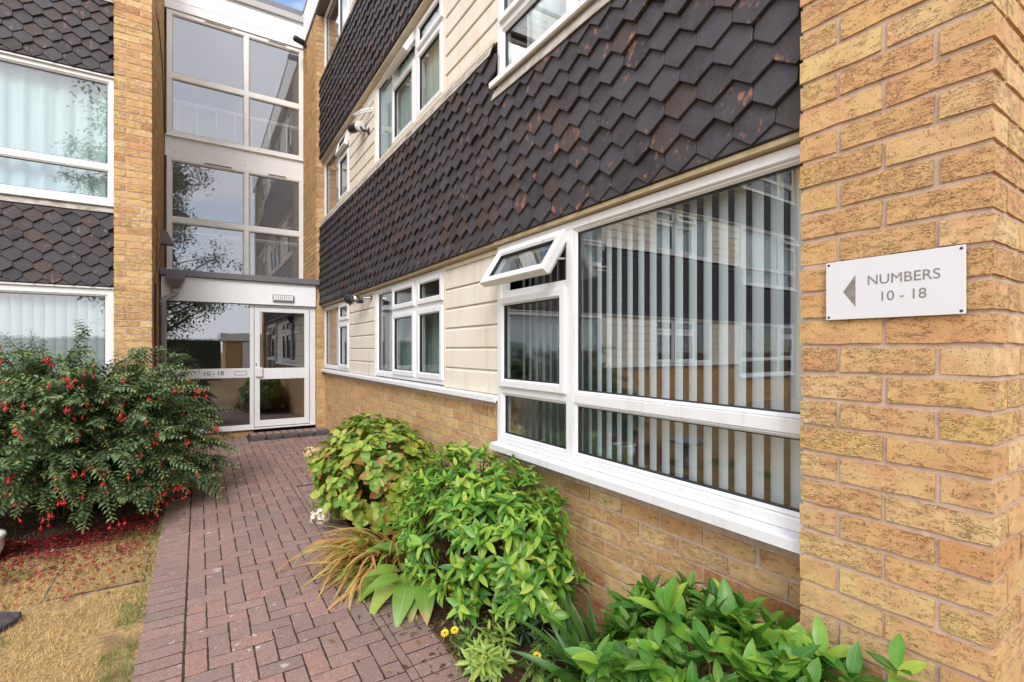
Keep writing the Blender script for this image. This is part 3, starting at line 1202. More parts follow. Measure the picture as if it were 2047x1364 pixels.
core = MB()
core.box(T_ID, PX + 0.0055, 6.0, PY0 + 0.0055, PY1 - 0.0055, -0.1, 6.9)
pier = core.obj("end_pier", M_MORTAR, wing)
J = 0.012
for row in range(0, ROWS_TOP):
    red = 0
    if row % 2 == 0:
        bricks.append(brick_item(pier, PX, PX + BD, PY0, PY0 + BL, row, red))
        bricks.append(brick_item(pier, PX, PX + BD, PY1 - BL, PY1, row, red))
        x = PX + BD + J
    else:
        bricks.append(brick_item(pier, PX, PX + BL, PY0, PY0 + BD, row, red))
        bricks.append(brick_item(pier, PX, PX + BD, PY0 + BD + J, PY0 + BD + J + BL, row, red))
        bricks.append(brick_item(pier, PX, PX + BL, PY1 - BD, PY1, row, red))
        x = PX + BL + J
    while x < 3.2:
        bricks.append(brick_item(pier, x, x + BL, PY0, PY0 + BD, row, red))
        x += BL + J

FY0, FY1 = 8.17, 9.27                                    # far pier, where the wing meets the entrance
core = MB()
core.box(T_ID, PX + 0.005, 2.2, FY0 + 0.005, 10.2, -0.1, 6.75)
fpier = core.obj("corner_pier", M_MORTAR, wing)
for row in range(0, 84):
    if row % 2 == 0:
        bricks.append(brick_item(fpier, PX, PX + BL, FY0, FY0 + BD, row))
        y = FY0 + BD + J
    else:
        bricks.append(brick_item(fpier, PX, PX + BD, FY0, FY0 + BL, row))
        bricks.append(brick_item(fpier, PX + BD + J, PX + 2 * BD + J, FY0, FY0 + BD, row))
        y = FY0 + BL + J
    while y < FY1 + .05:
        bricks.append(brick_item(fpier, PX, PX + BD, y, y + BL, row))
        y += BL + J

core = MB()
core.box(T_ID, XR + 0.005, XR + 0.28, PY1 - .05, 2.745, -0.1, 0.80)
core.box(T_ID, XR + 0.005, XR + 0.28, 2.745, FY0 + .05, -0.1, 1.115)
lwall = core.obj("low_wall", M_MORTAR, wing)
bricks += stretcher_wall(lwall, PY1, FY0, XR, 'Y', 1, 0, 9, red_rows=2)
bricks += stretcher_wall(lwall, 2.745, FY0, XR, 'Y', 1, 9, 13)
near_b, far_b = [], []
place_pieces(bricks, 300, "brick", None, M_BRICKJ, wing, "distant_brickwork")

# tile hanging
tiles = []
bk = MB()
bk.box(T_R, PY1 - .02, FY0 + .02, -0.12, 0.045, 2.155, 3.09)
bk.box(T_R, 2.745, FY0 + .02, -0.12, 0.045, 3.09, 3.43)
th1 = bk.obj("tile_hanging", M_GASKET, wing)
tiles += tile_band(th1, T_R, -math.pi / 2, PY1 + .03, FY0 - .03, 2.15, lambda a: 3.11 if a < 2.80 else 3.40)
bk = MB()
bk.box(T_R, PY1 - .02, FY0 + .02, -0.12, 0.045, 4.475, 5.40)
bk.box(T_R, 2.745, FY0 + .02, -0.12, 0.045, 5.40, 5.70)
th2 = bk.obj("tile_hanging", M_GASKET, wing)
tiles += tile_band(th2, T_R, -math.pi / 2, PY1 + .03, FY0 - .03, 4.465, lambda a: 5.42 if a < 2.80 else 5.67)
place_pieces(tiles, 300, "tile", None, M_TILEJ, wing, "distant_tiles")

FLOORS = [(0.85, 1.16, 2.125), (3.20, 3.52, 4.44), (5.50, 5.80, 6.78)]        # bay sill, window sill, head
for fl, (zb, zs, zh) in enumerate(FLOORS):
    m = 2.01
    bay_window(wing, T_R, PY1 - 0.03, 2.745, zb, zh, 'open33' if fl == 0 else 'sash', 0.05, m)
    triple_window(wing, T_R, 3.64, 5.50, zs, zh, 'open30' if fl == 1 else 'sash')
    double_window(wing, T_R, 6.63, 8.19, zs, zh, 'open14' if fl == 1 else 'sash')
    cladding(wing, T_R, 2.765, 3.64, zs - 0.012, zh + .02, zs + 0.152)
    cladding(wing, T_R, 5.50, 6.63, zs - 0.012, zh + .02, zs + 0.152)
    s = MB()                                              # long sill below windows and cladding
    zt = zs - 0.008
    s.extrude(T_R, [(-0.06, zt), (0.062, zt - 0.012), (0.070, zt - 0.016), (0.070, zt - 0.048), (0.058, zt - 0.052), (0.056, zt - 0.040), (-0.06, zt - 0.036)], 2.755, 8.17)
    s.obj("long_sill", M_UPVC if fl == 0 else M_CREAMT, wing)
    h = MB()                                              # board over the window heads, under the tiles
    if fl < 2:
        h.box(T_R, PY1 - .02, 2.76, -0.05, 0.078, zh + 0.003, zh + 0.028, 0.003)
        h.box(T_R, 2.761, 8.18, -0.05, 0.070, zh + 0.004, zh + 0.028, 0.003)
        h.obj("head_board", M_TAN if fl == 0 else M_CREAMT, wing)
    if fl:                                                # lead apron over the tiles
        for (p0, p1, zz) in ((PY1 - .02, 2.75, zb - 0.05), (2.765, 8.18, zs - 0.062)):
            l = MB()
            n = max(2, int((p1 - p0) / 0.2))
            vs, fs = [], []
            for i in range(n + 1):
                a = p0 + (p1 - p0) * i / n
                w_ = 0.006 * noise.noise(Vector((a * 3, zz, 1)))
                vs += [T_R(a, 0.040, zz + 0.02), T_R(a, 0.072, zz - 0.004), T_R(a, 0.098 + w_ * .4, zz - 0.082 + w_), T_R(a, 0.090 + w_ * .4, zz - 0.083 + w_), T_R(a, 0.04, zz - 0.03)]
            for i in range(n):
                for q in range(4):
                    fs.append((i * 5 + q, i * 5 + q + 1, (i + 1) * 5 + q + 1, (i + 1) * 5 + q))
            l.add(vs, fs, flip=True)
            l.obj("lead_apron", M_LEAD, wing)

# side cheeks of the projecting bay windows
for fl, (zb, zs, zh) in enumerate(FLOORS):
    c = MB()
    c.box(T_R, 2.7455, 2.7545, -0.05, 0.046, zb - 0.01, zh, 0.002)
    c.obj("bay_cheek", M_UPVC, wing)

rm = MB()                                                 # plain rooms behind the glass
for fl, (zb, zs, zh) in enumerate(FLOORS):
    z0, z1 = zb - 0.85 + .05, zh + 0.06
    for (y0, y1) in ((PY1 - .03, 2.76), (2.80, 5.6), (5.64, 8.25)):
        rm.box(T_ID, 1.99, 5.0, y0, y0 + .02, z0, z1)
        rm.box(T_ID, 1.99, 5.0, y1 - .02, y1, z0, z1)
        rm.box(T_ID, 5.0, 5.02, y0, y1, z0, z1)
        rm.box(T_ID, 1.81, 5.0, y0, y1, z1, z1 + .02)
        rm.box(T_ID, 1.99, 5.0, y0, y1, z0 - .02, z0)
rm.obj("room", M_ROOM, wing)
fa = MB()                                                 # roof edge
for k in range(4):
    z = 6.82 + k * 0.135
    fa.extrude(T_R, [(0.13, z + .001), (0.150, z + .001), (0.150, z + .125), (0.144, z + .133), (0.13, z + .133)], -0.2, 9.24)
fa.obj("fascia", M_WPAINT, wing)
rf = MB()
rf.box(T_R, -0.25, 9.24, -4.5, 0.16, 7.362, 7.44, 0.004)
rf.obj("roof", M_GREY, wing)
so = MB()
so.box(T_R, -0.2, 9.24, -0.05, 0.129, 6.80, 6.818)
so.obj("soffit", M_GREY, wing)

vertical_blind("white vertical blind half turned behind the big bay pane beside the end pier", T_R, 0.80, 2.0, 0.865, 2.09, -0.085, 0.0725, 0.069, math.radians(24), M_SLAT)
vertical_blind("white vertical blind behind the narrow lights of the ground floor bay beside the cladding", T_R, 2.02, 2.70, 0.865, 2.09, -0.085, 0.0725, 0.06, math.radians(50), M_SLAT)
vertical_blind("pale vertical blind in the ground floor window next to the entrance", T_R, 7.2, 8.15, 1.20, 2.08, -0.10, 0.08, 0.085, math.radians(8), M_SLAT)
curtain("net_curtain", "grey green net behind the ground floor kitchen window between cladding panels", "curtain", T_R, 3.7, 5.45, 1.2, 1.95, -0.13, 0.006, 0.11, M_CURTG)
curtain("net_curtain", "pale aqua net behind the first floor window with the open top vent", "curtain", T_R, 3.7, 5.45, 3.54, 4.36, -0.055, 0.006, 0.12, M_CURT)
curtain("net_curtain", "white net in the first floor bay over the tile hanging", "curtain", T_R, 0.82, 2.7, 3.25, 4.42, -0.14, 0.02, 0.16, M_CURTW)

# ------------------------------------------------------------------ the wing across the lawn
wing2 = thing("apartment_wing", "flats wing across the lawn with curtained windows, tile hanging and an orange buff brick pier", "building", (-5, YL + 2.5, 0))
LPF = 6.925                                               # pier face
bricks2 = []
core = MB()
core.box(T_ID, -0.790 + .005, -0.45 - .005, LPF + .005, 10.2, -0.1, 7.35)
pier2 = core.obj("brick_pier", M_MORTAR, wing2)
for row in range(0, 92):
    if row % 2 == 0:                                      # header then stretcher across the face
        bricks2.append(brick_item(pier2, -0.790, -0.690, LPF, LPF + BL, row))
        bricks2.append(brick_item(pier2, -0.678, -0.45, LPF, LPF + BD, row))
        y = LPF + BD + J
    else:
        bricks2.append(brick_item(pier2, -0.790, -0.562, LPF, LPF + BD, row))
        bricks2.append(brick_item(pier2, -0.550, -0.45, LPF, LPF + BL, row))
        y = LPF + BL + J
    while y < 9.3:
        bricks2.append(brick_item(pier2, -0.55, -0.45, y, y + BL, row))
        y += BL + J
core = MB()
core.box(T_ID, -10.2, -0.78, YL + .007, YL + .28, -0.1, 0.81)
core.box(T_ID, -7.7, -3.3, YL + .007, YL + .28, 0.81, 1.115)
lw2 = core.obj("low_wall", M_MORTAR, wing2)
bricks2 += stretcher_wall(lw2, -10.2, -0.79, YL, 'X', 1, 0, 9)
bricks2 += stretcher_wall(lw2, -7.7, -3.3, YL, 'X', 1, 9, 13)
core = MB()
core.box(T_ID, -10.6, -10.2, LPF + .007, 10.2, -0.1, 7.35)
core.obj("brick_pier", M_BRICKJ, wing2)
place_pieces(bricks2, 300, "brick", None, M_BRICKJ, wing2, "distant_brickwork")
tiles2 = []
bk = MB()
bk.box(T_L, 0.78, 10.22, -0.12, 0.045, 2.155, 2.98)
bk.box(T_L, 3.28, 7.75, -0.12, 0.045, 2.98, 3.43)
th3 = bk.obj("tile_hanging", M_GASKET, wing2)
tiles2 += tile_band(th3, T_L, 0.0, 0.84, 10.15, 2.145, lambda a: 2.98 if (a < 3.25 or a > 7.8) else 3.40)
bk = MB()
bk.box(T_L, 0.78, 10.22, -0.12, 0.045, 4.50, 5.33)
bk.box(T_L, 3.28, 7.75, -0.12, 0.045, 5.33, 5.70)
th4 = bk.obj("tile_hanging", M_GASKET, wing2)
tiles2 += tile_band(th4, T_L, 0.0, 0.84, 10.15, 4.50, lambda a: 5.33 if (a < 3.25 or a > 7.8) else 5.67)
place_pieces(tiles2, 300, "tile", None, M_TILEJ, wing2, "distant_tiles")
for fl, (zb, zs, zh) in enumerate([(0.80, 1.16, 2.12), (3.085, 3.52, 4.475), (5.42, 5.80, 6.78)]):
    zr = zb + 0.395
    for (a0, a1) in ((0.795, 3.27), (7.76, 10.2)):
        mm = a1 - 0.75
        cells = [(a0 + .045, mm - .03, zb + .045, zr - .03, 'fixed'), (a0 + .045, mm - .03, zr + .03, zh - .045, 'fixed'),
                 (mm + .03, a1 - .045, zb + .045, zr - .03, 'fixed'), (mm + .03, a1 - .045, zr + .03, zh - .36, 'sash'), (mm + .03, a1 - .045, zh - .30, zh - .045, 'open30' if a0 > 5 and fl == 1 else 'sash')]
        bars = [('v', mm, zb + .04, zh - .04, .06), ('h', zr, a0 + .04, a1 - .04, .06), ('h', zh - .33, mm, a1 - .04, .06)]
        if fl == 0 and a0 < 1:                            # one tall pane in a wide frame
            cells = [(a0 + .065, mm - .03, zb + .06, zh - .065, 'fixed'), (mm + .03, a1 - .065, zb + .06, zh - .065, 'fixed')]
            bars = [('v', mm, zb + .04, zh - .04, .06)]
        window(wing2, T_L, a0, a1, zb, zh, 0.05, cells, bars, (0.105, zb - .045, zb + .004, a0, a1), fw=0.065 if (fl == 0 and a0 < 1) else 0.045)
    triple_window(wing2, T_L, 4.71, 6.62, zs, zh, 'open30' if fl == 1 else 'sash')
    cladding(wing2, T_L, 3.29, 4.71, zs - .012, zh + .02, zs + .152)
    cladding(wing2, T_L, 6.62, 7.75, zs - .012, zh + .02, zs + .152)
    s = MB()
    zt = zs - .008
    s.extrude(T_L, [(-0.06, zt), (0.062, zt - 0.012), (0.070, zt - 0.016), (0.070, zt - 0.048), (-0.06, zt - 0.036)], 3.28, 7.75)
    s.obj("long_sill", M_UPVC, wing2)
    if fl < 2:
        h = MB()
        h.box(T_L, 0.79, 10.2, -0.05, 0.075, zh + .002, zh + .024, .003)
        h.obj("head_board", M_UPVC, wing2)
    if fl:
        l = MB()
        n = 40
        vs, fs = [], []
        for i in range(n + 1):
            a = 0.795 + 2.5 * i / n
            w_ = 0.006 * noise.noise(Vector((a * 3, zb, 4)))
            vs += [T_L(a, 0.06, zb - .03), T_L(a, 0.074, zb - .06), T_L(a, 0.10 + w_ * .4, zb - .118 + w_), T_L(a, 0.092, zb - .119 + w_)]
        for i in range(n):
            for q in range(3):
                fs.append((i * 4 + q, i * 4 + q + 1, (i + 1) * 4 + q + 1, (i + 1) * 4 + q))
        l.add(vs, fs, flip=True)
        l.obj("lead_apron", M_LEAD, wing2)
rm = MB()
for (z0, z1) in ((0.03, 2.2), (2.25, 4.55), (4.6, 6.85)):
    for (x0, x1) in ((-3.3, -0.8), (-7.7, -3.34), (-10.2, -7.74)):
        rm.box(T_ID, x0, x0 + .02, YL + .29, YL + 3, z0, z1)
        rm.box(T_ID, x1 - .02, x1, YL + .29, YL + 3, z0, z1)
        rm.box(T_ID, x0, x1, YL + 3, YL + 3.02, z0, z1)
        rm.box(T_ID, x0, x1, YL + .14, YL + 3, z1, z1 + .02)
        rm.box(T_ID, x0, x1, YL + .29, YL + 3, z0 - .02, z0)
rm.obj("room", M_ROOM, wing2)
fa = MB()
for k in range(4):
    z = 6.82 + k * 0.135
    fa.extrude(T_L, [(0.13, z + .001), (0.150, z + .001), (0.150, z + .125), (0.144, z + .133), (0.13, z + .133)], 0.45, 10.7)
fa.obj("fascia", M_WPAINT, wing2)
rf = MB()
rf.box(T_L, 0.45, 10.7, -4.0, 0.16, 7.362, 7.44, 0.004)
rf.obj("roof", M_GREY, wing2)
so = MB()
so.box(T_L, 0.79, 10.7, -0.05, 0.129, 6.80, 6.818)
so.obj("soffit", M_GREY, wing2)
curtain("long_curtain", "pale aqua drawn curtain in the first floor bay of the wing across the lawn", "curtain", T_L, 0.86, 2.5, 3.11, 4.44, -0.11, 0.034, 0.17, M_CURT)
curtain("long_curtain", "pale aqua drawn curtain behind the opening lights of the first floor bay across the lawn", "curtain", T_L, 2.53, 3.22, 3.11, 4.44, -0.10, 0.022, 0.19, M_CURT)
vertical_blind("closed pale vertical blind in the ground floor bay behind the fuchsia", T_L, 0.86, 3.2, 0.86, 2.06, -0.085, 0.088, 0.096, math.radians(-19), M_SLATG)
curtain("long_curtain", "pale drawn curtain in the first floor window between cladding panels across the lawn", "curtain", T_L, 4.76, 6.57, 3.56, 4.42, -0.10, 0.02, 0.17, M_CURT)
curtain("long_curtain", "pale drawn curtain in the end bay of the wing across the lawn, first floor", "curtain", T_L, 7.8, 10.15, 3.11, 4.44, -0.10, 0.02, 0.17, M_CURTW)

# ------------------------------------------------------------------ the entrance block
ent = thing("entrance_block", "glazed entrance and stair block with grey porch roof between the two wings", "building", (0.55, 9.4, 0.15))
TU, TP = t_e(9.27), t_e(8.20)


def ent_window(z0, z1, zr):
    m = 0.675
    cells = [(-0.36, m - .03, z0 + .06, zr - .04, 'fixed'), (m + .03, 1.505, z0 + .06, zr - .04, 'fixed'), (-0.36, m - .03, zr + .04, z1 - .06, 'fixed'), (m + .03, 1.505, zr + .04, z1 - .06, 'fixed')]
    bars = [('v', m, z0 + .05, z1 - .05, .06), ('h', zr, -0.37, 1.515, .08)]
    return window(ent, TU, -0.42, 1.562, z0, z1, 0.0, cells, bars, None, M_UPVCO, M_GLASSV, vents=((0.08, 0.46, z1 - .035), (1.0, 1.28, z1 - .035)), fw=0.06)


ent_window(4.80, 6.755, 5.735)
ent_window(2.56, 4.47, 3.485)
p = MB()
p.box(TU, -0.445, 1.562, -0.05, -0.012, 4.474, 4.796)
pn = p.obj("spandrel_panel", M_WPAINT, ent)
b_ = MB()
for (a, z) in ((-0.33, 4.75), (-0.33, 4.55), (0.66, 4.76), (0.66, 4.53)):
    b_.lathe(TU(a, -0.012, z), [(0.008, 0), (0.008, 0.003)], 8, (0, -1, 0))
b_.obj("fixing_screw", M_GREY, pn)
bo = MB()
bo.box(TU, -0.445, 1.56, -0.04, 0.0, 6.76, 7.31)
fasc = bo.obj("fascia_board", M_WPAINT, ent)
for k in range(4):
    z = 6.762 + k * 0.137
    fb = MB()
    fb.extrude(TU, [(0.001, z), (0.022, z), (0.022, z + .128), (0.012, z + .136), (0.001, z + .136)], -0.445, 1.548)
    fb.obj("board", M_WPAINT, fasc)
c = MB()
c.box(TU, -0.445, 1.535, -3.0, 0.045, 7.312, 7.41, 0.004)
c.obj("roof_edge", M_GREY, ent)
for z0 in (4.80, 2.56):
    s = MB()
    s.box(TU, -0.44, 1.562, -0.06, 0.028, z0 - .022, z0 - .004, .003)
    s.obj("sill", M_UPVCO, ent)
# porch
r = MB()
r.box(T_ID, -0.445, 1.605, 8.095, 9.21, 2.463, 2.548, 0.006)
r.obj("porch_roof", M_GREY, ent)
f = MB()
f.box(t_e(8.19), -0.43, 1.555, 0.0, 0.045, 2.125, 2.461, 0.003)
f.obj("porch_fascia", M_WPAINT, ent)
w = MB()
w.box(T_ID, -0.44, 0.69, 8.215, 8.33, 0.02, 0.283)
w.obj("plinth", M_BRICKJ, ent)
# side light and door frame
fr = MB()
fr.box(TP, -0.43, -0.375, -0.05, 0.0, 0.285, 2.123, .004)
fr.box(TP, 0.640, 0.694, -0.05, 0.001, 0.285, 2.123, .004)
fr.box(TP, 1.475, 1.56, -0.05, 0.0, 0.285, 2.123, .004)
fr.box(TP, -0.376, 0.641, -0.048, -0.001, 0.285, 0.335, .004)
fr.box(TP, -0.376, 0.641, -0.048, -0.001, 1.035, 1.175, .004)
fr.box(TP, 0.693, 1.476, -0.048, -0.001, 2.085, 2.123, .004)
fr.box(TP, -0.44, 1.56, -0.06, 0.03, 0.262, 0.284, .004)
side = fr.obj("door_frame", M_UPVC, ent)
for (z0, z1) in ((0.33, 1.04), (1.17, 2.125)):
    g = MB()
    g.box(TP, -0.38, 0.645, -0.03, -0.022, z0, z1)
    g.obj("pane", M_GLASSE, side)
ls = MB()
ls.ring(TP, 0.44, 0.60, 1.075, 1.135, [(0, -0.002), (0, 0.004), (0.004, 0.004), (0.004, -0.002)])
ls.obj("letter_slot", M_GREY, side)
dl = MB()
for (a0, a1, z0, z1, q) in ((0.700, 0.772, 0.295, 2.08, 0), (1.395, 1.468, 0.295, 2.08, 0), (0.770, 1.397, 0.295, 0.39, 1), (0.770, 1.397, 1.005, 1.170, 1), (0.770, 1.397, 2.015, 2.08, 1)):
    dl.box(TP, a0, a1, -0.035, 0.012 - q * .002, z0, z1, .004)
door = dl.obj("door", M_UPVC, ent)
for (z0, z1) in ((0.385, 1.01), (1.165, 2.02)):
    g = MB()
    g.box(TP, 0.765, 1.40, -0.016, -0.008, z0, z1)
    g.obj("pane", M_GLASSE, door)
hb = MB()
hb.box(TP, 0.712, 0.806, 0.010, 0.046, 1.045, 1.185, .006)
hb.obj("handle", M_UPVC, door)
kb = MB()
kb.lathe(TP(0.722, 0.012, 1.235), [(0.011, 0), (0.011, 0.006)], 10, (0, -1, 0))
kb.box(TP, 0.719, 0.725, 0.017, 0.02, 1.20, 1.235)
kb.obj("lock", M_GREY, door)
st = MB()                                                 # inside the lobby
st.box(T_ID, -0.6, 2.0, 11.2, 11.22, 0.1, 7.3)
st.box(T_ID, -0.47, -0.46, 8.3, 11.2, 0.1, 7.3)
st.box(T_ID, 1.78, 1.80, 8.3, 11.2, 0.1, 7.3)
st.box(T_ID, -0.6, 2.0, 9.0, 11.2, 2.35, 2.44)
st.box(T_ID, -0.6, 2.0, 9.9, 11.2, 4.55, 4.7)
st.box(T_ID, -0.6, 2.0, 9.2, 11.3, 7.2, 7.3)
st.obj("lobby_wall", plain("lobby_paint", (0.40, 0.39, 0.38), 0.9), ent)
fl_ = MB()
fl_.box(T_ID, -0.6, 1.78, 8.26, 11.2, 0.2, 0.27)
fl_.obj("lobby_floor", plain("dark_carpet", (0.035, 0.032, 0.035), 0.95), ent)
hr = MB()
for k in range(7):
    hr.tube([(-0.3 + k * .28, 9.95, 4.7), (-0.3 + k * .28, 9.95, 5.6)], 0.012, 6)
hr.tube([(-0.45, 9.95, 5.62), (1.75, 9.95, 5.62)], 0.035, 6)
hr.tube([(-0.45, 9.6, 3.35), (1.75, 9.6, 3.35)], 0.04, 6)
hr.obj("handrail", M_UPVCO, ent)
wd = MB()
wd.box(T_ID, 1.25, 1.75, 11.14, 11.19, 0.28, 1.1, .004)
wd.obj("inner_door", M_WOOD, ent)
# step
stp = thing("door_step", "low block paved step with dark bullnose edge below the glazed door", "step", (1.1, 7.95, 0.14))
c = MB()
c.box(T_ID, 0.62, 1.685, 7.83, 8.19, 0.05, 0.205)
c.obj("step_base", M_SAND, stp)
for k in range(5):
    e = MB()
    x0 = 0.61 + k * 0.2165
    e.box(T_ID, x0, x0 + 0.212, 7.745, 7.845, 0.08, 0.228, 0.022)
    e.obj("kerb_block", M_ASPH, stp)
for k in range(10):
    for q in range(3):
        pv = link(R.choice(PAVH), "paver", stp, None, Matrix.Translation((0.672 + k * .104, 7.90 + q * .104, 0.221)))
# lettering on the side light
def lettering(text, size, mat, mw, parent, name="lettering", sx=1.0, ext=0.0006):
    cu = bpy.data.curves.new(name, 'FONT')
    cu.body = text
    cu.size = size
    cu.align_x = 'CENTER'
    cu.align_y = 'CENTER'
    cu.extrude = ext
    cu.offset = 0.0
    cu.materials.append(mat)
    tmp = bpy.data.objects.new(name, cu)
    COL.objects.link(tmp)
    bpy.context.view_layer.update()
    me = bpy.data.meshes.new_from_object(tmp.evaluated_get(bpy.context.evaluated_depsgraph_get()))
    bpy.data.objects.remove(tmp)
    me.name = name
    if not me.materials:
        me.materials.append(mat)
    return link(me, name, parent, None, mw @ Matrix.Diagonal((sx, 1, 1, 1)))


FACE_Y = Matrix.Rotation(math.pi / 2, 4, 'X')             # text facing -Y
FACE_X = Matrix.Rotation(-math.pi / 2, 4, 'Z') @ FACE_Y   # text facing -X
lettering("10 - 18", 0.09, M_BLACKP, Matrix.Translation(TP(0.18, 0.0005, 1.105)) @ FACE_Y, side)

# ------------------------------------------------------------------ things fixed to the walls
sg = thing("sign", "white sign with arrow reading NUMBERS 10 - 18 on the brick end pier", "sign", (1.552, 0.5535, 1.62))
s = MB()
s.box(T_ID, 1.5515, 1.5575, 0.398, 0.709, 1.536, 1.7035, 0.0012)
s.obj("plate", M_SIGN, sg)
lettering("NUMBERS", 0.037, M_INK, Matrix.Translation((1.5510, 0.5245, 1.6395)) @ FACE_X, sg, sx=0.985, ext=0.0003)
lettering("10 - 18", 0.037, M_INK, Matrix.Translation((1.5510, 0.5245, 1.5935)) @ FACE_X, sg, sx=0.985, ext=0.0003)
a = MB()
a.add([(1.5511, 0.663, 1.615), (1.5511, 0.632, 1.660), (1.5511, 0.632, 1.570), (1.5516, 0.663, 1.615), (1.5516, 0.632, 1.660), (1.5516, 0.632, 1.570)], [(0, 2, 1), (3, 4, 5), (0, 1, 4, 3), (1, 2, 5, 4), (2, 0, 3, 5)])
a.obj("arrow", M_INK, sg)
for (yy, zz) in ((0.406, 1.6955), (0.406, 1.544), (0.701, 1.6955), (0.701, 1.544)):
    k = MB()
    k.lathe((1.5518, yy, zz), [(0.0036, 0), (0.0034, 0.0012), (0.002, 0.002)], 10, (-1, 0, 0))
    k.obj("screw", M_BLACKP, sg)

fl1 = thing("floodlight", "black and chrome floodlight on an arm fixed to the lower cladding", "floodlight", (1.66, 5.78, 2.05), "wall lights")
k = MB()
k.lathe((1.685, 5.62, 2.045), [(0.035, 0), (0.033, 0.012), (0.015, 0.018)], 14, (-1, 0, 0))
k.tube([(1.68, 5.62, 2.045), (1.61, 5.68, 2.05), (1.56, 5.80, 2.05)], 0.012, 8)
k.obj("bracket", M_CHROME, fl1)
k = MB()
k.lathe((1.555, 5.88, 2.05), [(0.02, -0.075), (0.042, -0.06), (0.05, 0.0), (0.045, 0.03)], 16, (-0.25, 1, 0.08))
k.obj("body", M_CHROME, fl1)
k = MB()
k.lathe((1.545, 5.92, 2.053), [(0.045, 0.0), (0.056, 0.03), (0.06, 0.10), (0.05, 0.104)], 16, (-0.25, 1, 0.08))
k.box(T_ID, 1.535, 1.60, 5.66, 5.73, 1.985, 2.03, 0.008)
k.obj("lamp_head", M_BLACKP, fl1)
for sgn in (-1, 1):
    k = MB()
    k.tube([(1.55, 5.82, 2.05), (1.54 + .01 * sgn, 5.90, 2.01), (1.53, 5.99, 2.0 + 0.01 * sgn)], 0.012, 6)
    k.obj("arm", M_BLACKP, fl1)

fl2 = thing("security_camera", "black and white camera under a white bracket on the upper cladding", "camera", (1.6, 5.85, 4.1), "wall cameras")
k = MB()
k.tube([(1.685, 5.62, 4.235), (1.60, 5.78, 4.25), (1.575, 5.96, 4.27)], 0.014, 7)
k.tube([(1.685, 5.62, 4.21), (1.60, 5.78, 4.225), (1.58, 5.90, 4.24)], 0.010, 7)
k.lathe((1.69, 5.615, 4.222), [(0.035, 0), (0.03, 0.012)], 12, (-1, 0, 0))
k.obj("bracket", M_UPVC, fl2)
k = MB()
k.lathe((1.60, 5.86, 4.10), [(0.03, -0.05), (0.056, -0.045), (0.056, 0.0)], 16, (-0.3, 1, 0.12))
k.obj("rear_cap", M_UPVC, fl2)
k = MB()
k.lathe((1.60, 5.86, 4.10), [(0.057, 0.0), (0.057, 0.13), (0.05, 0.17), (0.03, 0.172)], 16, (-0.3, 1, 0.12))
k.obj("barrel", M_BLACKP, fl2)
k = MB()
k.tube([(1.685, 5.74, 4.02), (1.63, 5.78, 4.03), (1.61, 5.82, 4.08)], 0.016, 7)
k.lathe((1.69, 5.735, 4.02), [(0.045, 0), (0.04, 0.015)], 12, (-1, 0, 0))
k.obj("mount", M_BLACKP, fl2)

cm2 = thing("security_camera", "small black camera high on the corner pier under the white fascia", "camera", (1.5, 9.05, 6.72), "wall cameras")
k = MB()
k.lathe((1.565, 9.02, 6.70), [(0.05, 0), (0.048, 0.03), (0.02, 0.04)], 12, (-1, 0, 0))
k.obj("mount", M_BLACKP, cm2)
k = MB()
k.lathe((1.50, 9.02, 6.74), [(0.04, -0.04), (0.05, -0.02), (0.05, 0.13), (0.03, 0.15)], 14, (-1, -0.25, 0.12))
k.obj("barrel", M_BLACKP, cm2)

bl = thing("bulkhead_light", "ribbed bulkhead light with grey case on the white porch fascia", "light", (1.08, 8.12, 2.23))
T8 = t_e(8.145)
k = MB()
k.box(T8, 0.935, 1.235, 0.0, 0.03, 2.175, 2.285, 0.008)
k.obj("case", M_PIPE, bl)
k = MB()
for i in range(9):
    a0 = 0.955 + i * 0.030
    k.box(T8, a0, a0 + 0.022, 0.029, 0.052, 2.192, 2.268, 0.006)
k.obj("diffuser", plain("white_diffuser", (0.85, 0.85, 0.83), 0.25), bl)

dp = thing("downpipe", "grey rainwater hopper and downpipe at the porch corner", "downpipe", (-0.40, 8.06, 0.12))
k = MB()
cx, cy = -0.265, 8.045
for (r0, r1, z0, z1) in ((0.105, 0.11, 2.40, 2.458), (0.04, 0.105, 2.285, 2.40)):
    vs = [(cx - r0, cy - r0 * .8, z0), (cx + r0, cy - r0 * .8, z0), (cx + r0, 8.09, z0), (cx - r0, 8.09, z0), (cx - r1, cy - r1 * .8, z1), (cx + r1, cy - r1 * .8, z1), (cx + r1, 8.09, z1), (cx - r1, 8.09, z1)]
    k.add(vs, [(0, 3, 2, 1), (4, 5, 6, 7), (0, 1, 5, 4), (1, 2, 6, 5), (2, 3, 7, 6), (3, 0, 4, 7)])
k.obj("hopper", M_GREY, dp)
k = MB()
k.tube([(cx, 8.05, 2.30), (cx, 8.05, 2.22), (cx - .02, 8.05, 2.195), (-0.385, 8.06, 2.135), (-0.405, 8.06, 2.11), (-0.405, 8.06, 0.10)], 0.033, 14)
k.obj("pipe", M_PIPE, dp, True)
for zz in (2.22, 2.08, 1.45, 0.7):
    k = MB()
    k.lathe((-0.405 if zz < 2.2 else cx, 8.06 if zz < 2.2 else 8.05, zz), [(0.036, 0), (0.039, 0.006), (0.039, 0.045), (0.036, 0.05)], 14)
    k.obj("collar", M_PIPE, dp)
cd = MB()
cd.tube([(-0.437, 7.25, 0.05), (-0.437, 7.25, 2.24)], 0.014, 8)
tag(cd.obj("cable_conduit", M_BROWNP), "thin brown conduit running up the side of the brick pier behind the fuchsia", "conduit")
cb = MB()
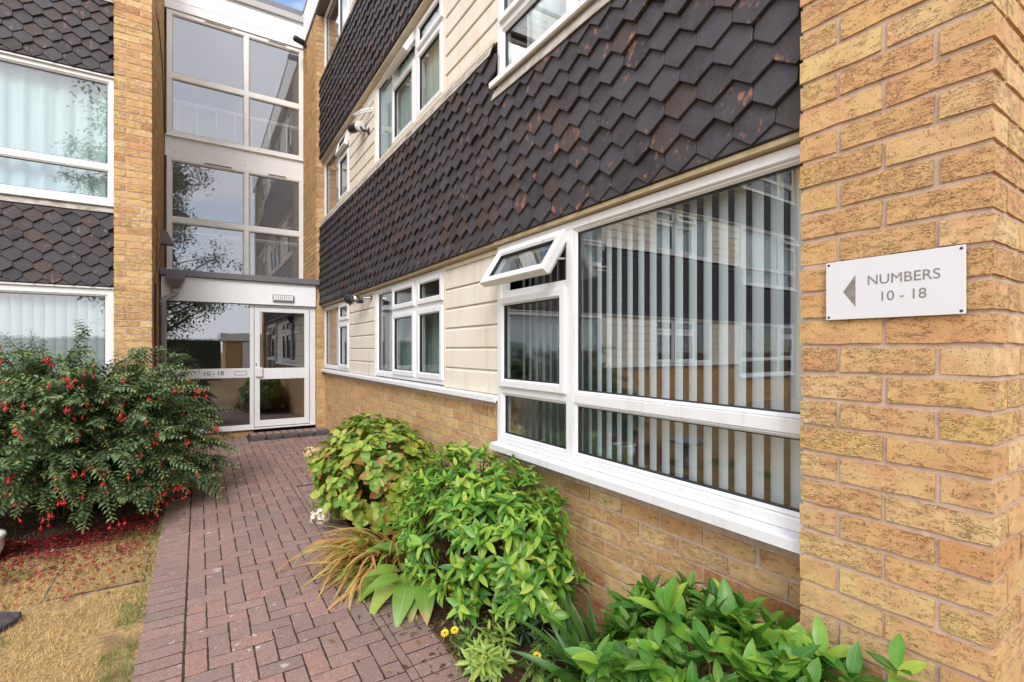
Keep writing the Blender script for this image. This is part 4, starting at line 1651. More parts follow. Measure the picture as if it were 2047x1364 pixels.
cb.tube([(-0.443, 7.25, 2.22), (-0.44, 7.32, 2.36), (-0.44, 7.9, 2.62), (-0.44, 8.5, 3.0), (-0.44, 9.05, 3.4), (-0.44, 9.15, 4.6), (-0.44, 8.7, 5.5), (-0.44, 8.0, 5.7), (-0.45, 7.6, 5.7)], 0.006, 5)
tag(cb.obj("black_cable", M_BLACKP), "long black cable looping up the side of the brick pier to the upper storeys", "cable")
cb = MB()
cb.tube([(-0.443, 7.27, 2.22), (-0.44, 7.5, 2.5), (-0.435, 7.45, 2.75), (-0.44, 7.7, 2.86), (-0.44, 7.5, 3.0), (-0.44, 7.55, 3.12)], 0.005, 5)
tag(cb.obj("black_cable", M_BLACKP), "short kinked black cable end above the brown conduit", "cable")
jb = MB()
jb.add([(-0.45, 8.45, 2.95), (-0.30, 8.45, 2.95), (-0.30, 8.62, 2.95), (-0.45, 8.62, 2.95), (-0.45, 8.45, 3.16), (-0.37, 8.45, 3.12), (-0.37, 8.62, 3.12), (-0.45, 8.62, 3.16)],
       [(0, 3, 2, 1), (4, 5, 6, 7), (0, 1, 5, 4), (1, 2, 6, 5), (2, 3, 7, 6), (3, 0, 4, 7)])
tag(jb.obj("wall_lamp", M_GREY), "dark grey wedge shaped wall lamp on the brick pier above the porch", "lamp")

# ------------------------------------------------------------------ things on the lawn
def disc_thing(name, label, cat, c, prof, mat, n=28):
    m_ = MB()
    m_.lathe(c, prof, n)
    return tag(m_.obj(name, mat, None, True), label, cat)


sl = MB()
pr = [(0.0, 0.0)]
n = 18
vs = []
for zz, k in ((0.0, 1.0), (0.028, 1.0), (0.034, 0.96)):
    for i in range(n):
        t = 2 * math.pi * i / n
        rr = (0.19 + 0.018 * math.sin(3 * t + 1) + 0.01 * math.sin(7 * t)) * k
        vs.append((-0.985 + rr * math.cos(t), 3.50 + rr * 0.9 * math.sin(t), gz(3.5) + zz))
fs = []
for q in range(2):
    for i in range(n):
        i2 = (i + 1) % n
        fs.append((q * n + i, q * n + i2, (q + 1) * n + i2, (q + 1) * n + i))
fs.append(tuple(range(2 * n, 3 * n)))
sl.add(vs, fs)
tag(sl.obj("stepping_stone", M_SLAB), "dark flat stepping stone set in the dry lawn", "stone")

ac = thing("access_cover", "grass filled rectangular access cover with thin grey rim in the lawn", "cover", (-0.47, 3.93, gz(3.93)))
k = MB()
T_G = Map(lambda a, b, z: (a, z, gz(z) + b))
k.ring(T_G, -0.74, -0.275, 3.70, 4.16, [(0, 0.0), (0, 0.004), (0.008, 0.004), (0.008, 0.0)])
k.obj("rim", M_SLAB, ac)
k = MB()
k.add([(-0.73, 3.71, gz(3.71) + .005), (-0.285, 3.71, gz(3.71) + .005), (-0.285, 4.15, gz(4.15) + .005), (-0.73, 4.15, gz(4.15) + .005)], [(0, 1, 2, 3)])
k.obj("turf_infill", two_tone("brown_turf", (0.34, 0.22, 0.10), (0.22, 0.14, 0.06), 40, 0.4, 0.6), ac)

bb = thing("bird_bath", "low round stone bird bath on the lawn", "bird bath", (-1.62, 3.85, gz(3.85)))
k = MB()
k.lathe((-1.62, 3.85, gz(3.85)), [(0.14, 0), (0.14, 0.03), (0.08, 0.06), (0.065, 0.2), (0.09, 0.25)], 24)
k.obj("pedestal", M_STONE, bb, True)
k = MB()
k.lathe((-1.62, 3.85, gz(3.85)), [(0.09, 0.25), (0.19, 0.27), (0.21, 0.30), (0.205, 0.315), (0.17, 0.295), (0.05, 0.285)], 28)
k.obj("bowl", M_STONE, bb, True)
wp = thing("flower_pot", "white rounded plant pot standing on the lawn beside the fuchsia", "pot", (-1.22, 4.50, gz(4.50)))
k = MB()
k.lathe((-1.22, 4.50, gz(4.50)), [(0.09, 0), (0.12, 0.03), (0.145, 0.10), (0.14, 0.15), (0.155, 0.17), (0.15, 0.185), (0.12, 0.18), (0.11, 0.15)], 28)
k.obj("body", plain("white_glaze", (0.8, 0.8, 0.78), 0.25), wp, True)
k = MB()
k.lathe((-1.22, 4.50, gz(4.50) + .15), [(0.115, 0), (0.02, 0.012)], 20)
k.obj("soil", M_SOIL, wp)


# ------------------------------------------------------------------ leaves and plants
def leaf_data(L, W, shape='ovate', fold=0.35, curl=0.25, nseg=5, wave=0.0, seed=0, base=0.0):
    """leaf along +x from the origin, folded along its rib, curling down"""
    r = random.Random(seed)
    vs, fs, uv = [], [], []
    for i in range(nseg + 1):
        t = i / nseg
        if shape == 'ovate':
            w = math.sin(math.pi * min(1, t ** 0.85)) ** 0.72
        elif shape == 'heart':
            w = math.sin(math.pi * (0.12 + 0.88 * t) ** 0.62) ** 0.75 if t < 1 else 0
        elif shape == 'blade':
            w = min(1.0, 0.55 + t * 1.6) * (1 - t ** 3.0)
        else:
            w = math.sin(math.pi * min(1, t ** 0.9)) ** 0.9
        w = max(w, 0.03) * W / 2
        x = L * t
        z = -curl * L * t * t
        wz = wave * math.sin(t * 9 + seed)
        up = w * fold
        vs += [(x, w * math.cos(fold), z + up + wz * w), (x, 0, z), (x, -w * math.cos(fold), z + up - wz * w)]
        uv += [(1, t), (0.5, t), (0, t)]
    for i in range(nseg):
        k = i * 3
        fs += [(k, k + 1, k + 4, k + 3), (k + 1, k + 2, k + 5, k + 4)]
    return vs, fs, uv


def leaf_mesh(mat, *a, **kw):
    mb_ = MB()
    v, f, u = leaf_data(*a, **kw)
    mb_.add(v, f, u)
    return mb_.mesh("leaf", mat, True)


def orient(p, d, up=(0, 0, 1), s=1.0, roll=0.0):
    x = Vector(d).normalized()
    y = Vector(up).cross(x)
    if y.length < 1e-4:
        y = Vector((0, 1, 0))
    y.normalize()
    z = x.cross(y)
    m = Matrix((x, y, z)).transposed().to_4x4()
    return Matrix.Translation(p) @ m @ Matrix.Rotation(roll, 4, 'X') @ Matrix.Diagonal((s, s, s, 1))


def rosette(items, par, meshes, p, axis, n, elev, size, rr, jitter=0.35):
    axis = Vector(axis).normalized()
    q = axis.to_track_quat('Z', 'Y')
    ph = rr.uniform(0, 6.28)
    for i in range(n):
        t = ph + i * 2.4 + rr.uniform(-.25, .25)
        el = elev + rr.uniform(-jitter, jitter) + 0.35 * (i / n)
        d = q @ Vector((math.cos(t) * math.cos(el), math.sin(t) * math.cos(el), math.sin(el)))
        s = size * rr.uniform(.72, 1.12) * (1.0 - 0.25 * (i / n))
        pos = Vector(p) + axis * (0.006 * i)
        items.append((par, rr.choice(meshes), orient(pos, d, axis, s, rr.uniform(-.3, .3)), 0.03 * s * s))


def dome_points(n, c, rad, rr, zmin, keep=None):
    out = []
    tries = 0
    while len(out) < n and tries < n * 60:
        tries += 1
        v = Vector((rr.gauss(0, 1), rr.gauss(0, 1), rr.gauss(0, 1)))
        v.normalize()
        if v.z < -0.5:
            continue
        k = rr.uniform(0.84, 1.04) * (1 + 0.13 * noise.noise(Vector((v.x * 2.3 + c[0] * 9, v.y * 2.3, v.z * 2.3))))
        p = Vector((c[0] + rad[0] * v.x * k, c[1] + rad[1] * v.y * k, c[2] + rad[2] * v.z * k))
        if p.z < zmin or (keep and not keep(p)):
            continue
        nrm = Vector((v.x / rad[0], v.y / rad[1], v.z / rad[2])).normalized()
        out.append((p, nrm))
    return out


def stems_to(mb_, base, pts, rr, r0=0.006, frac=0.3, spread=0.12):
    for p, nrm in pts:
        if rr.random() > frac:
            continue
        b = Vector(base) + Vector((rr.uniform(-spread, spread), rr.uniform(-spread, spread), 0))
        mid = (b + p) / 2 + Vector((0, 0, 0.08))
        mb_.tube([b, mid, p], r0, 5, r0 * .45)


# --- the evergreen shrub in the middle of the bed
rr = random.Random(5)
shrub = thing("evergreen_shrub", "dense bright green glossy leaved shrub under the bay window sill", "shrub", (1.36, 2.40, 0.02))
lm = [leaf_mesh(M_SHRUB, 0.096, 0.038, 'ovate', 0.35, 0.16 + .05 * k, 5, 0.1, k) for k in range(5)]
items = []
pts = dome_points(320, (1.34, 2.46, 0.40), (0.36, 0.72, 0.45), rr, 0.09, lambda p: p.x < 1.66)
for p, nrm in pts:
    ax = (nrm * 0.75 + Vector((0, 0, 0.65))).normalized()
    small = 0.72 if p.y > 2.72 else 1.0
    rosette(items, shrub, lm, p, ax, rr.randint(6, 9), 0.3, small * rr.uniform(.55, 1.12), rr, .55)
for p, nrm in dome_points(210, (1.34, 2.46, 0.38), (0.28, 0.62, 0.37), rr, 0.08, lambda p: p.x < 1.64):
    rosette(items, shrub, lm, p, (nrm + Vector((0, 0, .4))), 6, 0.2, 0.95, rr)
place_pieces(items, 300, "leaf", None, M_SHRUBJ, shrub, "inner_leaves")
sm = MB()
stems_to(sm, (1.36, 2.42, 0.02), pts, rr, 0.007, 0.5)
sm.obj("stems", M_BARK, shrub, kind='stuff')

# --- the hydrangea
hy = thing("hydrangea_bush", "yellow green hydrangea with browning leaves and two cream flower heads beside the path", "shrub", (1.22, 4.0, 0.05))
lm = [leaf_mesh(M_HYDR, 0.118, 0.090, 'ovate', 0.28, 0.22 + .06 * k, 5, 0.16, k) for k in range(5)]
items = []
pts = dome_points(260, (1.22, 4.02, 0.42), (0.45, 0.66, 0.46), rr, 0.08, lambda p: p.x < 1.63)
for p, nrm in pts:
    ax = (nrm * 0.8 + Vector((0, 0, 0.5))).normalized()
    rosette(items, hy, lm, p, ax, rr.randint(4, 6), 0.12, rr.uniform(.5, 1.05), rr, .5)
for p, nrm in dome_points(150, (1.22, 4.02, 0.38), (0.34, 0.54, 0.37), rr, 0.08, lambda p: p.x < 1.6):
    rosette(items, hy, lm, p, (nrm + Vector((0, 0, .4))), 5, 0.1, 0.9, rr, .5)
place_pieces(items, 300, "leaf", None, M_HYDRJ, hy, "inner_leaves")
sm = MB()
stems_to(sm, (1.24, 4.0, 0.04), pts, rr, 0.006, 0.5)
heads = [((0.80, 4.30, 0.592), 0.075, 1), ((0.745, 3.75, 0.235), 0.07, 0)]
for c, r_, old in heads:
    sm.tube([(1.15, c[1] - .05, 0.1), (0.98, c[1], c[2] - .06), (c[0] + .03, c[1], c[2] - .03)], 0.005, 5)
sm.obj("stems", M_STEM, hy, kind='stuff')
for c, r_, old in heads:
    fm = MB()
    for i in range(90):
        v = Vector((rr.gauss(0, 1), rr.gauss(0, 1), rr.gauss(0, 1))).normalized()
        if v.z < -.55:
            continue
        p = Vector(c) + Vector((v.x * r_, v.y * r_, v.z * r_ * .78))
        q = v.to_track_quat('Z', 'Y')
        s_ = 0.017 * rr.uniform(.8, 1.2)
        t0 = rr.uniform(0, 1.5)
        for pet in range(4):
            t = t0 + pet * math.pi / 2
            vs = [p, p + q @ Vector((s_ * .7 * math.cos(t - .6), s_ * .7 * math.sin(t - .6), .003)), p + q @ Vector((s_ * math.cos(t), s_ * math.sin(t), rr.uniform(-.002, .006))), p + q @ Vector((s_ * .7 * math.cos(t + .6), s_ * .7 * math.sin(t + .6), .003))]
            fm.add([tuple(x_) for x_ in vs], [(0, 1, 2, 3)])
    fm.obj("flower_head", plain("hydrangea_faded", (0.60, 0.42, 0.22), 0.6, 60, 0.25) if old else M_CREAMF, hy)

# --- the laurel like shrub against the pier
lau = thing("laurel_shrub", "low leafy shrub with large shining pointed leaves at the foot of the end pier", "shrub", (1.36, 1.0, 0.02))
lm = [leaf_mesh(M_LAUR, 0.130, 0.054, 'ovate', 0.3, 0.15 + .05 * k, 6, 0.12, k) for k in range(5)]
items = []
pts = dome_points(125, (1.36, 0.94, 0.28), (0.25, 0.42, 0.33), rr, 0.10, lambda p: p.x < (1.50 if p.y < .83 else 1.60) and p.z > 0.2)
for p, nrm in pts:
    ax = (nrm * 0.6 + Vector((0, 0, 0.9))).normalized()
    rosette(items, lau, lm, p, ax, rr.randint(7, 10), 0.55, rr.uniform(.65, 1.05), rr, .55)
for p, nrm in dome_points(50, (1.34, 0.98, 0.22), (0.18, 0.42, 0.24), rr, 0.08, lambda p: p.x < 1.5):
    rosette(items, lau, lm, p, (nrm + Vector((0, 0, .5))), 6, 0.3, 0.9, rr)
for k in range(55):
    p = Vector((rr.uniform(1.08, 1.30), rr.uniform(.55, 1.22), rr.uniform(.12, .44)))
    rosette(items, lau, lm, p, (-.5, rr.uniform(-.3, .3), .8), 7, 0.5, rr.uniform(.7, 1.0), rr, .5)
for (p, s_) in (((1.47, 0.505, 0.62), .85), ((1.46, 0.60, 0.55), .8), ((1.43, 0.47, 0.52), .75), ((1.48, 0.68, 0.56), .9), ((1.44, 0.72, 0.47), .9), ((1.42, 0.58, 0.44), .85), ((1.46, 0.42, 0.56), .7)):
    rosette(items, lau, lm, p, (-.2, 0, 1), 7, 0.5, s_, rr)
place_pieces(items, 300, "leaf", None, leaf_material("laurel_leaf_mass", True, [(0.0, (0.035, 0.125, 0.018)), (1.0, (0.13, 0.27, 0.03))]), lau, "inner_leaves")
sm = MB()
stems_to(sm, (1.36, 1.0, 0.02), pts, rr, 0.005, 0.9, 0.25)
sm.obj("stems", plain("red_stem", (0.22, 0.10, 0.04), 0.6), lau, kind='stuff')


def blade_mesh(mat, L, W, bend, seed, droop=0.0):
    """strap leaf rising along +x with a bend; local z up"""
    mb_ = MB()
    r = random.Random(seed)
    n_ = 8
    vs, fs, uv = [], [], []
    tw = r.uniform(-.5, .5)
    p = Vector((0, 0, 0))
    an = 0.0
    for i in range(n_ + 1):
        t = i / n_
        w = W / 2 * min(1.0, .6 + 1.4 * t) * (1 - t ** 2.6) + 0.0006
        c_, s_ = math.cos(tw * t), math.sin(tw * t)
        nx = Vector((-math.sin(an), 0, math.cos(an)))
        side = Vector((0, c_, 0)) + nx * s_
        up = nx * (w * .35)
        vs += [tuple(p + side * w + up), tuple(p), tuple(p - side * w + up)]
        uv += [(1, t), (.5, t), (0, t)]
        an -= bend * (0.4 + 1.2 * t) / n_
        p = p + Vector((math.cos(an), 0, math.sin(an))) * (L / n_)
    for i in range(n_):
        k = i * 3
        fs += [(k, k + 1, k + 4, k + 3), (k + 1, k + 2, k + 5, k + 4)]
    mb_.add(vs, fs, uv)
    return mb_.mesh("blade", mat, True)


# --- montbretia, half withered, falling on to the path
cro = thing("montbretia_clump", "clump of withered orange brown and green strap leaves drooping over the path", "plant", (1.10, 3.22, 0.03))
bm_ = [blade_mesh(M_DRYB, rr.uniform(.42, .66), rr.uniform(.017, .034), rr.uniform(1.0, 1.9), 60 + k) for k in range(14)]
for i in range(210):
    b = Vector((1.02 + rr.uniform(-.1, .12), 3.20 + rr.gauss(0, .11), 0.035))
    an = math.radians(rr.gauss(203, 26))
    el = math.radians(rr.uniform(20, 68))
    d = Vector((math.cos(an) * math.cos(el), math.sin(an) * math.cos(el), math.sin(el)))
    link(rr.choice(bm_), "blade", cro, None, orient(b, d, (0, 0, 1), rr.uniform(.7, 1.05), rr.uniform(-.4, .4)))

# --- hosta
hos = thing("hosta_plant", "hosta with broad ribbed leaves, some torn and yellowing, hanging over the path edge", "plant", (1.10, 2.78, 0.03))
lm = [leaf_mesh(M_HOSTA, 0.19, 0.115, 'heart', 0.22, 0.34 + .1 * k, 8, 0.10, k) for k in range(5)]
for (az, el, s_, dx, dy, dz) in ((200, 35, 1.0, 0, .22, .17), (180, 20, 1.0, -.05, .02, .13), (170, 5, .95, -.04, -.02, .08), (215, 8, 1.05, -.06, .16, .10), (230, 10, 1.0, 0, -.08, .13), (190, -8, 1.05, -.10, .04, .10),
                                 (245, -5, 1.0, -.02, -.16, .12), (160, 28, .85, 0, .12, .2), (255, 20, .9, .03, -.2, .16), (205, -14, 1.0, -.12, -.08, .11), (150, 10, .9, -.06, .26, .08), (222, 40, .8, .02, .03, .2), (235, -18, 1.05, -.08, -.20, .13), (212, -20, .95, -.16, .10, .10), (186, 12, 1.0, -.10, -.14, .16), (250, -22, 1.0, .0, -.26, .14)):
    a_, e_ = math.radians(az), math.radians(el)
    p = Vector((1.03 + dx, 2.74 + dy, 0.03 + dz))
    link(rr.choice(lm), "leaf", hos, None, orient(p, (math.cos(a_) * math.cos(e_), math.sin(a_) * math.cos(e_), math.sin(e_)), (0, 0, 1), s_, rr.uniform(-.25, .25)))
sm = MB()
for k in range(9):
    sm.tube([(1.12 + rr.uniform(-.03, .03), 2.75 + rr.uniform(-.1, .1), 0.0), (1.10 + rr.uniform(-.08, 0), 2.74 + rr.uniform(-.16, .2), .13)], 0.004, 5)
sm.obj("stems", M_STEM, hos, kind='stuff')

# --- dark sword leaves beside the laurel
iri = thing("iris_clump", "clump of dark green upright sword leaves between the laurel and the low weeds", "plant", (1.38, 1.52, 0.02))
bm_ = [blade_mesh(M_IRIS, rr.uniform(.38, .54), rr.uniform(.034, .048), rr.uniform(.35, 1.0), 90 + k) for k in range(8)]
for i in range(30):
    b = Vector((1.38 + rr.gauss(0, .05), 1.46 + rr.gauss(0, .06), 0.02))
    an = math.radians(rr.gauss(140, 50))
    el = math.radians(rr.uniform(40, 80))
    link(rr.choice(bm_), "blade", iri, None, orient(b, (math.cos(an) * math.cos(el), math.sin(an) * math.cos(el), math.sin(el)), (0, 0, 1), rr.uniform(.75, 1.05), rr.uniform(-1.2, 1.2)))


def whorl_plant(name, label, cat, c, mat, nst, height, L, W, nl, spread, shape='lance', lean=(0, 0), group=None):
    t = thing(name, label, cat, (c[0], c[1], c[2]), group)
    me = [leaf_mesh(mat, L, W, shape, 0.25, 0.2 + .12 * k, 4, 0.05, k) for k in range(3)]
    sm_ = MB()
    for k in range(nst):
        b = Vector(c) + Vector((rr.uniform(-.35, .35) * spread, rr.uniform(-.35, .35) * spread, 0))
        tip = Vector(c) + Vector((rr.uniform(-1, 1) * spread + lean[0], rr.uniform(-1, 1) * spread + lean[1], height * rr.uniform(.6, 1.1)))
        sm_.tube([b, (b + tip) / 2 + Vector((0, 0, .02)), tip], 0.003, 5)
        ax = (tip - b).normalized()
        for i in range(nl):
            f_ = i / nl
            p = b.lerp(tip, 0.45 + 0.55 * f_)
            a_ = i * 2.4 + k
            el = -0.15 + 1.0 * f_ + rr.uniform(-.2, .2)
            q = ax.to_track_quat('Z', 'Y')
            d = q @ Vector((math.cos(a_) * math.cos(el), math.sin(a_) * math.cos(el), math.sin(el)))
            link(rr.choice(me), "leaf", t, None, orient(p, d, ax, rr.uniform(.7, 1.1) * (1.05 - .35 * f_), rr.uniform(-.2, .2)))
    sm_.obj("stems", M_STEM, t, kind='stuff')
    return t


whorl_plant("spurge_plant", "low spurge with whorls of narrow yellow green leaves at the path edge", "plant", (1.09, 1.86, 0.02), M_SPURGE, 15, 0.19, 0.09, 0.021, 16, 0.15)
whorl_plant("hellebore_plant", "dark hellebore with narrow fingered leaves in the shade below the evergreen shrub", "plant", (1.40, 2.02, 0.02), M_DARKL, 8, 0.17, 0.12, 0.026, 9, 0.14)
whorl_plant("weed_plant", "small blue green weed with fine leaves in front of the hellebore", "weed", (1.33, 1.80, 0.02), M_WEED, 8, 0.14, 0.04, 0.011, 14, 0.09)
whorl_plant("weed_plant", "pale yellow green weed with small leaves beside the sword leaves", "weed", (1.33, 1.60, 0.02), M_SPURGE, 6, 0.09, 0.05, 0.03, 6, 0.08, 'ovate')
whorl_plant("weed_plant", "broad leaved green weed between the spurge and the sword leaves", "weed", (1.20, 1.68, 0.02), M_WEED, 4, 0.12, 0.085, 0.032, 9, 0.05, 'ovate')
whorl_plant("weed_plant", "leafy green weed covering the soil beside the yellow flowered weed", "weed", (1.20, 1.98, 0.02), M_WEED, 9, 0.11, 0.06, 0.022, 9, 0.11, "ovate")
whorl_plant("weed_plant", "tuft of pale narrow leaves below the sword leaves", "weed", (1.22, 1.50, 0.02), M_SPURGE, 8, 0.11, 0.055, 0.018, 9, 0.10)
yw = whorl_plant("ragwort_plant", "yellow flowered weed at the corner of the flower bed by the path", "weed", (1.06, 2.08, 0.02), M_WEED, 7, 0.13, 0.05, 0.018, 9, 0.09)
sm = MB()
for k, (fx, fy, fz) in enumerate(((1.06, 2.22, .27), (1.12, 2.16, .25), (1.11, 2.06, .21), (0.99, 2.03, .16), (0.95, 2.05, .15), (1.19, 1.66, .17))):
    sm.tube([(1.07 + rr.uniform(-.02, .02), 2.06 if k < 5 else 1.68, .02), ((1.07 + fx) / 2, (fy + (2.06 if k < 5 else 1.68)) / 2, fz * .6), (fx, fy, fz)], 0.0022, 5)
    fm = MB()
    c = Vector((fx, fy, fz))
    q = Vector((-.35, -.5, 1)).to_track_quat('Z', 'Y')
    for layer in range(2):
        for i in range(13):
            t = i * 6.283 / 13 + layer * .24
            rad = 0.017 - layer * .006
            vs = [c + q @ Vector((.003 * math.cos(t), .003 * math.sin(t), .002 + layer * .003)), c + q @ Vector((rad * math.cos(t - .16), rad * math.sin(t - .16), .004 + layer * .004)), c + q @ Vector((rad * 1.08 * math.cos(t), rad * 1.08 * math.sin(t), .003 + layer * .004)), c + q @ Vector((rad * math.cos(t + .16), rad * math.sin(t + .16), .004 + layer * .004))]
            fm.add([tuple(x_) for x_ in vs], [(0, 1, 2, 3)])
    fm.obj("flower", M_YELLOW, yw)
sm.obj("flower_stems", M_STEM, yw, kind='stuff')

# litter lying on the bed
lt = MB()
for i in range(1080):
    x, y = rr.uniform(1.0, 1.66), rr.uniform(1.2, 3.4)
    if i > 900:
        x, y = 1.0 - abs(rr.gauss(0, .16)), rr.uniform(1.9, 5.0)
    d = (rr.gauss(0, 1), rr.gauss(0, 1), rr.gauss(0, .25))
    v, f, u = leaf_data(rr.uniform(.012, .05), rr.uniform(.008, .022), 'ovate', .3, .3, 2)
    mw = orient((x, y, gz(y) + .024 + rr.uniform(0, .014)), d)
    lt.add([tuple(mw @ Vector(p)) for p in v], f, u)
o = lt.obj("leaf_litter", M_LITTER)
o['kind'] = 'stuff'
tag(o, "brown fallen leaves and bark scraps lying on the flower bed soil", "leaf litter")

# --- the fuchsia
fu = thing("fuchsia_bush", "large spreading fuchsia bush with small dark leaves and hanging red flowers at the lawn corner", "shrub", (-0.9, 5.32, 0.07))
fm, tw = MB(), MB()
rr = random.Random(21)
leafv = [leaf_data(1.0, 0.52, 'ovate', .3, .25, 2, 0, k) for k in range(2)]
flower_spots = []
FC = Vector((-0.92, 5.36, 0.10))


def put_leaf(p, d, s_, tint):
    v, f, u = leafv[0]
    d = Vector(d)
    d.z *= .55
    mw = orient(p, d, (0, 0, 1), s_, rr.uniform(-.3, .3))
    fm.add([tuple(mw @ Vector(q)) for q in v], f, u, tint=tint)


def sprig(p0, d, L, tip=True):
    p = Vector(p0)
    d = Vector(d).normalized()
    n_ = max(4, int(L / 0.0165))
    pts_ = [p.copy()]
    a0 = rr.uniform(0, 3.14)
    for i in range(n_):
        f_ = i / n_
        d = (d + Vector((rr.gauss(0, .06), rr.gauss(0, .06), rr.gauss(-.03, .05)))).normalized()
        p = p + d * (L / n_)
        pts_.append(p.copy())
        q = d.to_track_quat('Z', 'Y')
        s_ = 0.058 * (1.12 - .6 * f_) * rr.uniform(.75, 1.15)
        ti = max(0.0, (f_ - .5) / .5) ** 1.2 * rr.uniform(.25, 1.0) if tip else 0.0
        t = a0 + (i % 2) * 1.57
        for sg_ in (0, math.pi):
            dd = q @ Vector((math.cos(t + sg_), math.sin(t + sg_), 0.55))
            dd.z -= 0.12
            put_leaf(p, dd, s_, ti)
    tw.tube([pts_[0], pts_[len(pts_) // 2], pts_[-1]], 0.0022, 4, 0.001, cap=False)
    return pts_


for i in range(440):
    az = rr.uniform(0, 2 * math.pi)
    el = math.asin(rr.uniform(-0.05, 0.99))
    out = Vector((math.cos(az) * math.cos(el), math.sin(az) * math.cos(el), math.sin(el)))
    hh, vv = math.cos(el), abs(math.sin(el))
    k = rr.uniform(.70, 1.02) * (1 + .14 * noise.noise(out * 2.1)) * (hh ** 2.7 + vv ** 2.7) ** (-1 / 2.7)
    tipp = FC + Vector((out.x * 1.05 * k, out.y * 0.97 * k, 0.24 + out.z * 1.06 * k))
    tipp.z = max(tipp.z, .24)
    b = FC + Vector((rr.uniform(-.14, .14), rr.uniform(-.14, .14), 0))
    mid = b.lerp(tipp, .5) + Vector((0, 0, .22 + .15 * rr.random())) - Vector((out.x, out.y, 0)) * .12
    pts_ = []
    for q in range(9):
        t = q / 8
        pts_.append(b * (1 - t) ** 2 + mid * 2 * t * (1 - t) + tipp * t * t)
    tw.tube(pts_, rr.uniform(.004, .009), 5, .0022, cap=False)
    for q in range(12):
        t = rr.uniform(.40, 1.0)
        j = min(7, int(t * 8))
        p = pts_[j].lerp(pts_[j + 1], t * 8 - j)
        dd = (pts_[j + 1] - pts_[j]).normalized() + Vector((rr.gauss(0, .6), rr.gauss(0, .6), rr.gauss(.05, .4))) + out * .5
        sp_ = sprig(p, dd, rr.uniform(.08, .20))
        if rr.random() < .24 and t > .7:
            flower_spots.append(sp_[-1 - rr.randint(0, 3)])
    sp_ = sprig(pts_[-1], pts_[-1] - pts_[-2] + Vector((0, 0, -.05)), rr.uniform(.12, .26))
    if rr.random() < .75:
        flower_spots.append(sp_[-2])
# long shoots rising above the crown in front of the window
for (b, t_) in (((-.95, 5.3, 1.25), (-.78, 5.15, 1.56)), ((-1.2, 5.2, 1.2), (-1.35, 5.0, 1.46)), ((-.7, 5.3, 1.15), (-.48, 5.25, 1.40))):
    b, t_ = Vector(b), Vector(t_)
    tw.tube([b, b.lerp(t_, .5) + Vector((0, 0, .04)), t_], .004, 5, .002)
    for q in range(8):
        sprig(b.lerp(t_, .3 + .1 * q) + Vector((0, 0, .02)), (t_ - b).normalized() + Vector((rr.gauss(0, .7), rr.gauss(0, .7), rr.gauss(0, .3))), rr.uniform(.08, .16))
fm.obj("foliage", M_FUCH, fu, kind='stuff')
tw.obj("twigs", M_BARK, fu, kind='stuff')


def fuchsia_flower():
    m_ = MB()
    m_.lathe((0, 0, 0), [(.0012, 0.0), (.0012, -.022), (.0035, -.024), (.0042, -.034), (.0055, -.040), (.003, -.042)], 7)
    for k in range(4):
        t = k * math.pi / 2 + .3
        c_, s_ = math.cos(t), math.sin(t)
        px_, py_ = -s_, c_
        m_.add([(.004 * c_, .004 * s_, -.038), (.012 * c_ + .0055 * px_, .012 * s_ + .0055 * py_, -.047), (.017 * c_, .017 * s_, -.060), (.012 * c_ - .0055 * px_, .012 * s_ - .0055 * py_, -.047)], [(0, 1, 2, 3)])
    m_.lathe((0, 0, 0), [(.004, -.041), (.0075, -.048), (.0065, -.058), (.002, -.060)], 7)
    for k in range(3):
        t = k * 2.1
        m_.tube([(0, 0, -.055), (.003 * math.cos(t), .003 * math.sin(t), -.078)], .0009, 3)
    return m_.mesh("flower", M_FLOWER)


FF = fuchsia_flower()
rr.shuffle(flower_spots)
vis = [((.3 * (p - FC).x - .95 * (p - FC).y + .35 * (p - FC).z + rr.random() * .9 if project(p)[0] > -30 else -9.0), p) for p in flower_spots]
vis.sort(key=lambda t: -t[0])
for _, p in vis[:150]:
    p = p + Vector((.012, -.028, -.012))
    n_ = rr.choice((1, 1, 1, 2, 3, 4))
    for k in range(n_):
        q = p + Vector((rr.gauss(0, .02), rr.gauss(0, .02), -.005 - rr.random() * .015)) if n_ > 1 else p
        if len([c for c in ()]) == 0:
            pass
        FLW = globals().setdefault('FLW', [])
        FLW.append(q)
for p in FLW[:300]:
    link(FF, "flower", fu, None, Matrix.Translation(p) @ Matrix.Rotation(rr.uniform(0, 6), 4, 'Z') @ Matrix.Rotation(rr.gauss(0, .2), 4, 'X') @ Matrix.Diagonal((.78, .78, .68, 1)))

